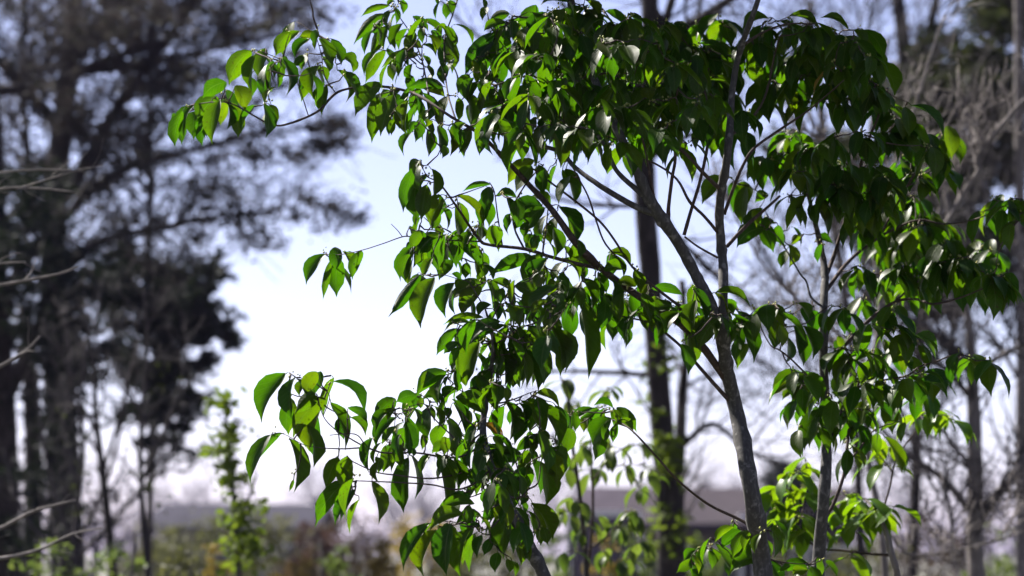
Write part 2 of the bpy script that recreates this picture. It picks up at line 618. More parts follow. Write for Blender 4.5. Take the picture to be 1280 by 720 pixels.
def clump_points(rs, cl, d0):
    """cl: list of (x, y, rx, ry, ddepth, n_sub, per_sub, sub_px); returns centres"""
    out = []
    for (x, y, rx, ry, dz, ns, per, sp) in cl:
        for _ in range(int(ns * 0.95)):
            while True:
                u = rs.uniform(-1, 1, 3)
                if u @ u < 1:
                    break
            d = d0 + dz * u[2]
            c = np.array(P(x + u[0] * rx, y + u[1] * ry, d))
            s = sp * px(d) * rs.uniform(.6, 1.4)
            k = max(3, int(per * rs.uniform(.4, 1.6)))
            out.append(c + rs.normal(0, 1, (k, 3)) * s * np.array([1.15, 1.0, .7]))
    return np.concatenate(out)


def foliage(name, mat, parent, C, size, rs, flat=0.5, asp=0.45, kind="stuff"):
    n = len(C)
    a = rs.normal(0, 1, (n, 3))
    a[:, 2] = a[:, 2] * flat - 0.25
    a /= np.linalg.norm(a, axis=1, keepdims=True)
    b = np.cross(a, rs.normal(0, 1, (n, 3)))
    b /= (np.linalg.norm(b, axis=1, keepdims=True) + 1e-9)
    s = size * rs.uniform(.6, 1.35, (n, 1))
    return quads_mesh(name, mat, parent, C, a * s, b * s * asp, kind)


def bg_tree(name, label, cat, d, trunk, limbs, bark, seed, twig_n=0, twig_len=60, twig_lv=2, clumps=None, fmat=None, fsize=7,
            trunk_twigs=0, grav=0.0, minpx=0.9, group=None, limb_name="limb", wob=0.06, tw_mat=None):
    rr = random.Random(seed)
    rs = np.random.RandomState(seed)
    pts, rads = wpoly(trunk, d, 5)
    gp, gr = to_ground(pts, rads)
    base = Vector((gp[0].x, gp[0].y, 0))
    t = thing(name, label, cat, base, group or {"evergreen_tree": "evergreen trees in the background", "bare_tree": "bare trees in the background", "bare_sapling": "bare saplings at lower left", "bare_shrub": "bare shrubs at the left"}.get(name))
    mb = MB()
    mb.tube(gp, gr, 12, wob, rr)
    mb.build("trunk", bark, t)
    tw = MB()
    tips = []
    if trunk_twigs:
        side_twigs(tw, pts, rads, rr, trunk_twigs, twig_len * px(d), twig_lv, tips, 0.9, grav, minpx * .5 * px(d))
    for L in limbs:
        lp, lr = wpoly(L, d, 4)
        mb = MB()
        mb.tube(lp, lr, 8, wob, rr)
        mb.build(limb_name, bark, t)
        if twig_n:
            side_twigs(tw, lp, lr, rr, twig_n, twig_len * px(d), twig_lv, tips, 0.9, grav, minpx * .5 * px(d))
    if tw.n:
        tw.build("twigs", tw_mat or M_BARE_TWIG, t, kind="stuff")
    if clumps:
        foliage("crown", fmat, t, clump_points(rs, clumps, d), fsize * px(d), rs)
    return t, tips


# ---- left background trees
bg_tree("evergreen_tree", "tall brownish needle tree with grey brown trunk filling the upper left", "tree", 17,
        [(84, 730, 46), (80, 600, 42), (74, 480, 38), (66, 360, 34), (70, 240, 30), (82, 120, 26), (96, 0, 22), (110, -160, 16)],
        [[(70, 260, 22), (110, 200, 18), (150, 130, 15), (200, 60, 12), (260, -20, 9)],
         [(76, 160, 18), (30, 110, 14), (-20, 60, 10), (-70, 20, 8)],
         [(-60, 118, 16, -1), (20, 112, 15, -.8), (70, 104, 14, -.6), (120, 80, 12, -.4), (180, 60, 9, 0), (230, 40, 6, .3)],
         [(74, 330, 16), (130, 300, 12), (200, 285, 9), (280, 270, 6), (350, 262, 4)],
         [(90, 60, 16), (150, 10, 12), (220, -30, 9), (320, -50, 6)],
         [(72, 280, 14), (140, 220, 11), (230, 190, 8), (330, 165, 5), (410, 160, 3)],
         [(92, 90, 14), (180, 80, 10), (270, 60, 7), (370, 40, 4)],
         [(185, 340, 9, .5), (188, 240, 8, .6), (186, 150, 7, .5), (192, 40, 5, .4), (196, -30, 4, .3)],
         [(30, 300, 10, .5), (34, 200, 9, .5), (28, 80, 8, .4), (36, -30, 6, .3)]],
        M_BARK_BROWN, 3, twig_n=30, twig_len=85, twig_lv=2, minpx=1.6,
        clumps=[(60, 30, 110, 60, 1.6, 60, 60, 13), (190, 20, 120, 45, 1.6, 58, 60, 13), (330, 10, 95, 45, 1.2, 46, 56, 12),
                (110, 110, 130, 60, 1.6, 50, 52, 13), (250, 110, 110, 45, 1.4, 34, 46, 12), (370, 90, 60, 40, 1.0, 16, 44, 11),
                (60, 190, 110, 60, 1.5, 44, 50, 13), (190, 195, 120, 50, 1.5, 38, 46, 12), (330, 175, 70, 40, 1.2, 20, 44, 11),
                (416, 165, 30, 26, .6, 14, 50, 9), (280, 250, 90, 35, 1.2, 26, 44, 12), (395, 262, 42, 26, .8, 12, 40, 10),
                (90, 275, 120, 50, 1.5, 44, 52, 13), (210, 300, 80, 40, 1.2, 26, 46, 12), (330, 300, 45, 26, .8, 9, 40, 10), (440, 275, 22, 16, .5, 4, 40, 8)],
        fmat=M_EVER_BROWN, fsize=4.4)
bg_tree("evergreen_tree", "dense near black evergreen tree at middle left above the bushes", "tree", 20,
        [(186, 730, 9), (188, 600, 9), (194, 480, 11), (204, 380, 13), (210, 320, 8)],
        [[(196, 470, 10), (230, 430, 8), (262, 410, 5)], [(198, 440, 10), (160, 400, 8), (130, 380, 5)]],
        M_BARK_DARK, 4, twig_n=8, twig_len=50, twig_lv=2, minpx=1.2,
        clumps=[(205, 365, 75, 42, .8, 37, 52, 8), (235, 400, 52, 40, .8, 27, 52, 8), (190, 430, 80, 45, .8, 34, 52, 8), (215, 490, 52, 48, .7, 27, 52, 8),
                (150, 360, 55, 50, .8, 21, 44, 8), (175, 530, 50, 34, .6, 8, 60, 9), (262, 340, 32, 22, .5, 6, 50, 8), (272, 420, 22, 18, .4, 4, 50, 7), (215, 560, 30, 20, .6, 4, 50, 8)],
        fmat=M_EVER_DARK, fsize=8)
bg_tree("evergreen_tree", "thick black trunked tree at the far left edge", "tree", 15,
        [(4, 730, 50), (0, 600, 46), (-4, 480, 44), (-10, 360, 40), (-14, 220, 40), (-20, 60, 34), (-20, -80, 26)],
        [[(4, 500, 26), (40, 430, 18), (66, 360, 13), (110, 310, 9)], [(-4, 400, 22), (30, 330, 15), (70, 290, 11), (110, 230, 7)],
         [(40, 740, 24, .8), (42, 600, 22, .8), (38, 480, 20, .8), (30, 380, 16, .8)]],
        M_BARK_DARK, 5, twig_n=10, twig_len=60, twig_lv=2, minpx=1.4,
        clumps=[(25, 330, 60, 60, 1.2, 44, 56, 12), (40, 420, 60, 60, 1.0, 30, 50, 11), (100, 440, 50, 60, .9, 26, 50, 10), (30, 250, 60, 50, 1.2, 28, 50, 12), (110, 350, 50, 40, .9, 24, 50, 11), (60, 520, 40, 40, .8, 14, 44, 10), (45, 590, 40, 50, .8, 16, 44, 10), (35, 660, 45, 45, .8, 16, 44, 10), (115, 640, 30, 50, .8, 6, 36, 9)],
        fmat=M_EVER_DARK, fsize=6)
bg_tree("bare_sapling", "thin dark bare sapling left of the yellow green sapling", "tree", 12,
        [(142, 730, 13), (136, 660, 11), (128, 590, 9), (120, 520, 7), (116, 450, 5), (104, 380, 3)],
        [[(128, 590, 5), (150, 520, 4), (165, 460, 3), (172, 400, 2)], [(120, 540, 5), (90, 480, 4), (70, 420, 3)]],
        M_BARK_DARK, 6, twig_n=9, twig_len=60, trunk_twigs=10, minpx=1.1)
bg_tree("bare_sapling", "thin pale stemmed bare sapling standing between the left trunk and dark sapling", "tree", 11,
        [(186, 730, 8), (178, 640, 7), (176, 540, 5), (184, 440, 4), (180, 360, 3)],
        [[(178, 600, 5), (205, 540, 4), (226, 480, 3), (236, 420, 2)], [(176, 520, 4), (150, 460, 3), (140, 400, 2)]],
        M_BARK_BROWN, 7, twig_n=12, twig_len=60, trunk_twigs=14, minpx=1.0,
        clumps=[(200, 490, 24, 40, .3, 5, 5, 9), (105, 540, 24, 40, .3, 6, 5, 9), (100, 610, 24, 40, .3, 8, 6, 9), (190, 610, 26, 40, .3, 8, 6, 9)], fmat=M_EVER_OLIVE, fsize=4.5)
bg_tree("leafy_sapling", "slender yellow green sapling before the grey roof at lower left", "tree", 9.5,
        [(300, 735, 8), (296, 680, 7), (292, 620, 6), (286, 560, 5), (280, 500, 3)],
        [[(294, 650, 4), (312, 620, 3), (322, 590, 2)], [(290, 600, 4), (272, 570, 3), (266, 550, 2)], [(286, 550, 3), (302, 525, 2)]],
        M_BARK_BROWN, 8, twig_n=4, twig_len=26, trunk_twigs=8, minpx=0.9,
        clumps=[(278, 505, 14, 16, .12, 9, 8, 7), (282, 545, 18, 20, .15, 14, 9, 7), (288, 595, 20, 22, .15, 15, 9, 7), (296, 640, 24, 22, .15, 18, 9, 8), (302, 690, 26, 26, .18, 20, 10, 8), (312, 655, 14, 20, .1, 5, 8, 7), (268, 560, 10, 10, .1, 4, 6, 6)],
        fmat=M_YELLOWGREEN, fsize=7.5)

# ---- bare shrub whose pale twigs enter at the left edge
bg_tree("bare_shrub", "pale bare twigs reaching in at the left edge in front of the dark trees", "shrub", 6.6,
        [(-190, 735, 16), (-180, 600, 14), (-160, 480, 11), (-150, 360, 9), (-140, 250, 6), (-120, 150, 4)],
        [[(-150, 380, 7), (-80, 366, 5), (-10, 358, 4), (40, 349, 3.2), (75, 342, 2.6), (98, 333, 1.6)],
         [(-145, 300, 6), (-80, 262, 4.5), (-10, 238, 3.2), (40, 235, 2.6), (95, 240, 1.6)],
         [(-140, 260, 5), (-70, 230, 4), (0, 216, 3), (60, 212, 2.4), (104, 214, 1.4)],
         [(20, 236, 2.2), (60, 224, 2), (100, 212, 1.6), (130, 207, 1.1)],
         [(-150, 340, 5), (-70, 332, 4), (-10, 330, 2.8), (32, 327, 1.6)],
         [(-175, 560, 9), (-100, 520, 7), (-20, 470, 5), (30, 440, 3.4), (50, 420, 2.2)],
         [(-182, 650, 9), (-100, 680, 7), (-10, 664, 5), (40, 640, 4), (95, 625, 2.4)],
         [(-120, 690, 6), (-30, 700, 5), (40, 690, 4), (90, 668, 3), (128, 660, 2)]],
        M_BARK_PALE, 12, twig_n=5, twig_len=36, twig_lv=1, minpx=1.0, tw_mat=M_BARK_PALE, limb_name="branch")

bg_tree("bare_shrub", "tangle of thin brown twigs between the left trunks and the yellow green sapling", "shrub", 13,
        [(96, 740, 9), (94, 680, 8), (98, 620, 7), (104, 560, 6), (100, 500, 5), (108, 430, 4)],
        [[(96, 690, 6), (70, 620, 5), (52, 540, 4), (46, 460, 3)], [(97, 680, 6), (130, 610, 5), (150, 540, 4), (160, 460, 3)], [(96, 700, 6), (150, 640, 5), (200, 590, 4), (230, 540, 3)],
         [(98, 620, 5), (80, 540, 4), (88, 460, 3), (80, 380, 2)], [(95, 705, 5), (50, 670, 4), (20, 620, 4), (4, 560, 3)], [(100, 560, 4), (130, 500, 3), (120, 420, 3), (128, 350, 2)]],
        M_BARE_TWIG, 15, twig_n=9, twig_len=70, twig_lv=2, minpx=1.2, limb_name="stem")

# ---- dark centre trunk with a V of limbs at the top
bg_tree("bare_tree", "dark straight trunk with climbing vine behind the main tree", "tree", 11,
        [(838, 735, 34), (836, 640, 31), (828, 540, 29), (820, 430, 27), (812, 330, 27), (806, 240, 27), (808, 150, 26), (812, 80, 25), (812, 0, 22), (806, -120, 18)],
        [[(812, 120, 18), (832, 70, 16), (850, 40, 14), (885, 18, 12), (925, -10, 10), (980, -50, 8)],
         [(812, 90, 14), (828, 40, 12), (842, -10, 10), (850, -60, 8)],
         [(808, 258, 6), (770, 257, 6), (734, 256, 5), (690, 246, 4), (640, 220, 3)],
         [(808, 200, 9), (860, 170, 7), (920, 150, 6), (990, 120, 4), (1050, 70, 3)],
         [(806, 180, 9), (740, 130, 7), (660, 90, 5), (590, 40, 4), (540, -10, 3)],
         [(822, 470, 7), (770, 466, 6), (700, 464, 4), (660, 470, 3)],
         [(810, 260, 8), (880, 330, 7), (940, 385, 6), (985, 430, 4)],
         [(806, 120, 8), (750, 60, 6), (700, 0, 5), (660, -40, 4)],
         [(852, 740, 16, .4), (848, 640, 15, .4), (850, 560, 14, .4), (853, 490, 12, .4), (858, 430, 10, .4), (852, 350, 8, .4)],
         [(850, 560, 8, .4), (890, 530, 7, .3), (930, 560, 5, .2), (970, 580, 4, 0)]],
        M_BARK_DARK, 21, twig_n=12, twig_len=110, twig_lv=2, minpx=1.5,
        clumps=[(826, 560, 20, 20, .2, 18, 12, 7), (824, 450, 16, 24, .2, 10, 8, 7), (834, 590, 20, 28, .2, 16, 11, 7), (838, 670, 26, 44, .2, 24, 11, 8), (815, 500, 16, 30, .2, 9, 8, 7)],
        fmat=M_YELLOWGREEN, fsize=6)

# ---- right: bare trees, pale trunk, evergreen
bg_tree("bare_tree", "grey forked bare tree at lower right with leaning limbs", "tree", 9.5,
        [(1222, 735, 22), (1219, 680, 21), (1219, 640, 21), (1219, 590, 19), (1218, 530, 17), (1216, 480, 15), (1214, 440, 12), (1208, 380, 9), (1190, 300, 6), (1180, 220, 4)],
        [[(1222, 650, 14), (1250, 615, 12), (1275, 585, 11), (1310, 540, 9), (1340, 480, 7)],
         [(1217, 470, 12), (1190, 436, 11), (1160, 412, 9), (1130, 395, 8), (1090, 372, 6), (1040, 330, 4)],
         [(1214, 640, 9), (1180, 600, 8), (1145, 575, 7), (1110, 545, 6), (1085, 510, 5), (1060, 470, 4), (1040, 420, 3)],
         [(1216, 500, 8), (1190, 470, 7), (1160, 445, 5), (1120, 430, 4)],
         [(1218, 470, 8), (1250, 445, 7), (1290, 425, 6), (1330, 400, 5)],
         [(1219, 590, 6), (1180, 540, 5), (1160, 490, 4), (1150, 430, 3)],
         [(1200, 730, 6, -.3), (1192, 690, 6, -.3), (1188, 640, 5, -.3), (1176, 590, 4, -.2)]],
        M_BARK_PALE, 31, twig_n=17, twig_len=90, twig_lv=3, minpx=1.7, trunk_twigs=8)
bg_tree("bare_tree", "pale straight trunk at the right edge of the picture", "tree", 13,
        [(1278, 735, 16), (1277, 560, 15), (1277, 400, 14), (1275, 250, 13), (1274, 100, 12), (1272, -80, 10)],
        [[(1276, 330, 8), (1240, 260, 6), (1220, 200, 5), (1206, 120, 4)], [(1275, 200, 8), (1310, 130, 6), (1340, 60, 4)], [(1277, 480, 6), (1240, 420, 5), (1190, 380, 4), (1150, 300, 3)]],
        M_BARK_PALE, 32, twig_n=22, twig_len=100, twig_lv=2, minpx=2.0, trunk_twigs=8)
bg_tree("bare_tree", "pale crooked branches of a bare tree behind the upper right leaves", "tree", 8.2,
        [(1108, 735, 10), (1100, 650, 9), (1084, 560, 8), (1090, 470, 8), (1100, 380, 7), (1090, 280, 7), (1084, 200, 6), (1096, 120, 5), (1110, 50, 4)],
        [[(1100, 390, 6), (1150, 320, 6), (1185, 275, 6), (1205, 240, 6), (1224, 212, 6), (1222, 195, 6), (1245, 165, 5), (1275, 130, 5), (1310, 100, 4)],
         [(1150, 320, 5), (1175, 262, 4), (1170, 240, 4), (1200, 205, 4), (1200, 185, 3), (1190, 165, 3)],
         [(1086, 220, 5), (1050, 190, 5), (1020, 170, 4), (985, 150, 3)],
         [(1087, 250, 5), (1110, 220, 5), (1135, 160, 4), (1160, 80, 3), (1180, 20, 2)],
         [(1084, 540, 5), (1060, 480, 4), (1010, 420, 4), (985, 350, 3)],
         [(1098, 640, 5), (1130, 690, 4), (1180, 690, 3), (1240, 678, 3), (1280, 664, 2)],
         [(1090, 460, 4), (1040, 410, 4), (970, 350, 3), (930, 290, 3), (905, 240, 2)]],
        M_BARK_PALE, 33, twig_n=16, twig_len=80, twig_lv=2, minpx=1.5, tw_mat=M_BARK_PALE)
bg_tree("evergreen_tree", "dark olive evergreen with forked trunk filling the upper right", "tree", 17,
        [(1140, 735, 14), (1146, 560, 14), (1150, 400, 15), (1146, 260, 17), (1138, 140, 18), (1130, 60, 18), (1122, -10, 15), (1116, -120, 12)],
        [[(1140, 110, 14), (1156, 60, 12), (1168, 10, 10), (1180, -60, 8)], [(1146, 240, 12), (1190, 200, 9), (1230, 170, 6), (1270, 110, 5)],
         [(1240, -40, 12, .5), (1256, 30, 11, .5), (1240, 90, 8, .4), (1215, 130, 6, .3)], [(1148, 330, 12), (1110, 280, 9), (1080, 250, 6), (1040, 230, 4)]],
        M_BARK_DARK, 34, twig_n=12, twig_len=80, twig_lv=2, minpx=1.3,
        clumps=[(1255, 20, 50, 40, 1, 41, 60, 11), (1220, 110, 75, 50, 1.2, 67, 60, 11), (1150, 130, 60, 45, 1.2, 54, 56, 11), (1250, 190, 50, 40, 1.2, 25, 50, 11),
                (1180, 210, 80, 50, 1.2, 64, 56, 11), (1120, 280, 70, 50, 1.2, 41, 50, 11), (1210, 300, 70, 45, 1.2, 38, 50, 11), (1050, 200, 50, 40, 1, 22, 50, 11), (1270, 340, 40, 50, 1, 14, 44, 11), (1150, 370, 80, 40, 1.2, 25, 46, 11), (990, 190, 40, 30, .8, 9, 40, 10), (1170, 60, 40, 30, .8, 12, 40, 10)],
        fmat=M_EVER_OLIVE, fsize=7)
bg_tree("bare_tree", "slim bare tree with dark stem between the two grey trunks at right", "tree", 14,
        [(1078, 735, 13), (1074, 640, 12), (1070, 520, 10), (1060, 400, 9), (1040, 260, 12), (1024, 120, 9), (1010, 0, 7)],
        [[(1066, 460, 8), (1000, 380, 6), (950, 310, 5), (920, 250, 3)], [(1060, 400, 8), (1110, 330, 6), (1140, 250, 4)], [(1030, 180, 7), (990, 100, 5), (960, 20, 4)],
         [(1072, 560, 7), (1020, 500, 5), (985, 470, 4), (940, 450, 3)], [(1030, 200, 6), (1070, 100, 5), (1090, 10, 4)]],
        M_BARK_BROWN, 35, twig_n=24, twig_len=110, twig_lv=2, minpx=2.0, trunk_twigs=6)
bg_tree("round_tree", "distant dark blue green bushy tree beside the brown house", "tree", 36,
        [(985, 712, 8), (984, 670, 7), (983, 620, 5), (982, 590, 3)], [],
        M_BARK_DARK, 36, clumps=[(982, 600, 30, 24, .5, 40, 60, 6), (975, 640, 34, 26, .5, 40, 60, 6), (1005, 640, 30, 30, .5, 30, 60, 6)], fmat=M_EVER_DARK, fsize=3.5)

# ---- far bare wood on the horizon
def far_wood():
    rr = random.Random(77)
    mb = MB()
    for i in range(120):
        d = rr.uniform(70, 115)
        x = rr.uniform(-60, 1340)
        b = P(x, 688, d)
        b.z = 0
        h = rr.uniform(2.0, 4.2)
        q = [b + Vector((rr.gauss(0, .12) * k, 0, h * k / 5)) for k in range(6)]
        rd = [0.10 * (1 - k / 6.5) for k in range(6)]
        mb.tube(q, rd, 4)
        side_twigs(mb, q, rd, rr, 16, h * .34, 2, None, .8, 0, 0.012, .25, 3)
    m = bark_material("far twigs", (0.040, 0.036, 0.055), (0.058, 0.052, 0.078), (0.075, 0.066, 0.095), 4)
    o = mb.build("far_wood", m, kind="stuff")
    o["label"] = "mauve band of distant bare trees along the horizon"
    o["category"] = "wood"


far_wood()

# ---- shrubs of the undergrowth
SHRUBS = [
    (200, 668, 22, 44, 'olive', "olive shrub at the foot of the dark evergreen"),
    (245, 660, 26, 46, 'olive', "dark olive shrub just left of the yellow green sapling"),
    (345, 662, 24, 44, 'olive', "olive shrub just right of the yellow green sapling"),
    (395, 668, 20, 34, 'mauve', "reddish brown shrub under the right end of the grey roof"),
    (440, 658, 26, 44, 'brown', "broad brown shrub below the hanging low left leaves"),
    (478, 680, 15, 26, 'ochre', "small ochre shrub near the bottom left of the leaning stem"),
    (520, 660, 22, 50, 'ochre', "ochre shrub behind the lowest hanging leaves"),
    (572, 672, 17, 36, 'olive', "olive shrub behind the base of the leaning stem"),
    (622, 672, 18, 40, 'olive', "olive shrub between the leaning stem and the centre sapling"),
    (752, 684, 12, 26, 'ochre', "yellow ochre shrub at the foot of the centre sapling"),
    (790, 678, 15, 34, 'green', "green shrub left of the dark straight trunk"),
    (880, 690, 17, 30, 'green', "low green shrub right of the dark straight trunk"),
    (1090, 668, 16, 44, 'olive', "olive shrub behind the bright green sapling"),
    (1160, 660, 20, 50, 'brown', "brown shrub left of the grey forked tree"),
    (1255, 672, 14, 44, 'green', "green shrub in the bottom right corner"),
    (372, 682, 14, 30, 'ochre', "small yellow ochre shrub in front of the reddish brown shrub's left side"),
    (428, 688, 12, 28, 'green', "small green shrub at the bottom below the low left leaf cluster"),
    (262, 694, 11, 26, 'ochre', "low yellow ochre shrub at the foot of the yellow green sapling's left side"),
    (60, 688, 10, 46, 'green', "low yellow green shrub at the foot of the left trunks"),
    (150, 694, 10, 40, 'green', "low green shrub at the foot of the bare saplings"),
    (225, 702, 10, 34, 'olive', "low olive shrub in the bottom left below the brown shrub"),
    (690, 680, 13, 30, 'green', "green shrub just right of the leaning stem"),
    (985, 696, 15, 34, 'olive', "low olive shrub between the two smooth grey trunks"),
]
for i, (x, yt, d, w, pal, lab) in enumerate(SHRUBS):
    rr = random.Random(100 + i)
    rs = np.random.RandomState(100 + i)
    b = P(x, 688, d)
    b.z = 0
    top = P(x, yt - 22, d).z
    R_ = w * 1.35 * px(d)
    t = thing("shrub", lab, "shrub", b, "shrubs of the low undergrowth")
    mb = MB()
    for k in range(9):
        an = rr.uniform(0, 6.28)
        e = b + Vector((math.cos(an) * R_ * .8, math.sin(an) * R_ * .8, top * rr.uniform(.7, 1.02)))
        mid = b.lerp(e, .5) + Vector((0, 0, top * .1))
        q = [b + Vector((0, 0, -.03)), b.lerp(mid, .5), mid, mid.lerp(e, .5), e]
        rd = [.014, .011, .009, .006, .003]
        mb.tube(q, rd, 5)
        side_twigs(mb, q, rd, rr, 6, R_ * .5, 1, None, .8, 0, .002)
    mb.build("stems", M_BARE_TWIG, t, kind="stuff")
    pts = []
    for _ in range(90):
        u = rs.normal(0, 1, 3)
        u /= np.linalg.norm(u)
        u *= rs.uniform(.3, 1) ** .5
        c = np.array([b.x + u[0] * R_, b.y + u[1] * R_, top * (.55 + .45 * u[2])])
        pts.append(c + rs.normal(0, 1, (34, 3)) * np.array([.10, .10, .07]) * R_ * 1.4)
    foliage("crown", M_SHRUB[pal], t, np.concatenate(pts), max(.016, 4.2 * px(d)), rs)

# ------------------------------------------------------------------ the broad-leaved trees in focus
def smooth_noise(x, y, seed):
    return noise.noise(Vector((x * 0.006 + seed * 7.3, y * 0.006 - seed * 3.1, seed * 1.7)))


LT = [0, .06, .18, .34, .52, .68, .80, .89, 1]
LW = [.03, .21, .40, .49, .50, .42, .24, .09, 0]
US = [-1, -.5, 0, .5, 1]


def leaf_geo(B, axis, nrm, L, W, fold, arch, side, rr, pet=None):
    """vertices, faces, uvs of one blade: base B, unit axis, upper-side normal, length, width; pet = where the stalk joins the twig"""
    c = axis.cross(nrm).normalized()
    verts, faces, uvs = [], [], []
    tw = rr.uniform(-.5, .5)
    asym = rr.uniform(-.08, .08)
    wave = rr.uniform(0, 6.28)
    for i, t in enumerate(LT):
        hump = 4 * t * (1 - t)
        droop = max(0, t - .55) ** 2
        mid = B + axis * (L * t) + nrm * (L * (arch * hump)) + c * (L * side * hump) - nrm * (L * arch * .8 * droop)
        an = tw * (t - .3)
        cc = c * math.cos(an) + nrm * math.sin(an)
        nn = nrm * math.cos(an) - c * math.sin(an)
        if i == len(LT) - 1:
            verts.append(mid)
            uvs.append((.5, 1))
            break
        for u in US:
            hw = LW[i] * W * (1 + asym * u) * (1 + (rr.uniform(-.05, .05) if abs(u) == 1 else 0))
            lift = fold * (abs(u) ** 1.3) * hw + .05 * W * math.sin(wave + t * 7 + u * 1.5) * abs(u) * (LW[i] * 2)
            verts.append(mid + cc * (u * hw) + nn * lift)
            uvs.append((.5 + u * .5, t))
    n = len(LT) - 1
    for i in range(n - 1):
        for k in range(4):
            a = i * 5 + k
            faces.append((a, a + 1, a + 6, a + 5))
    tip = n * 5
    for k in range(4):
        faces.append(((n - 1) * 5 + k, (n - 1) * 5 + k + 1, tip))
    if pet is not None and (pet - B).length > 1e-4:
        st = len(verts)
        r = .0011
        mid = B.lerp(pet, .5) + Vector((0, 0, .12 * (pet - B).length))
        q = [B + axis * L * .03, mid, pet]
        for p in q:
            for k in range(3):
                an = 2.094 * k
                verts.append(p + c * (r * math.cos(an)) + nrm * (r * math.sin(an)))
                uvs.append((.5, .5))
        for i in range(2):
            for k in range(3):
                k2 = (k + 1) % 3
                faces.append((st + i * 3 + k, st + i * 3 + k2, st + i * 3 + 3 + k2, st + i * 3 + 3 + k))
    return verts, faces, uvs


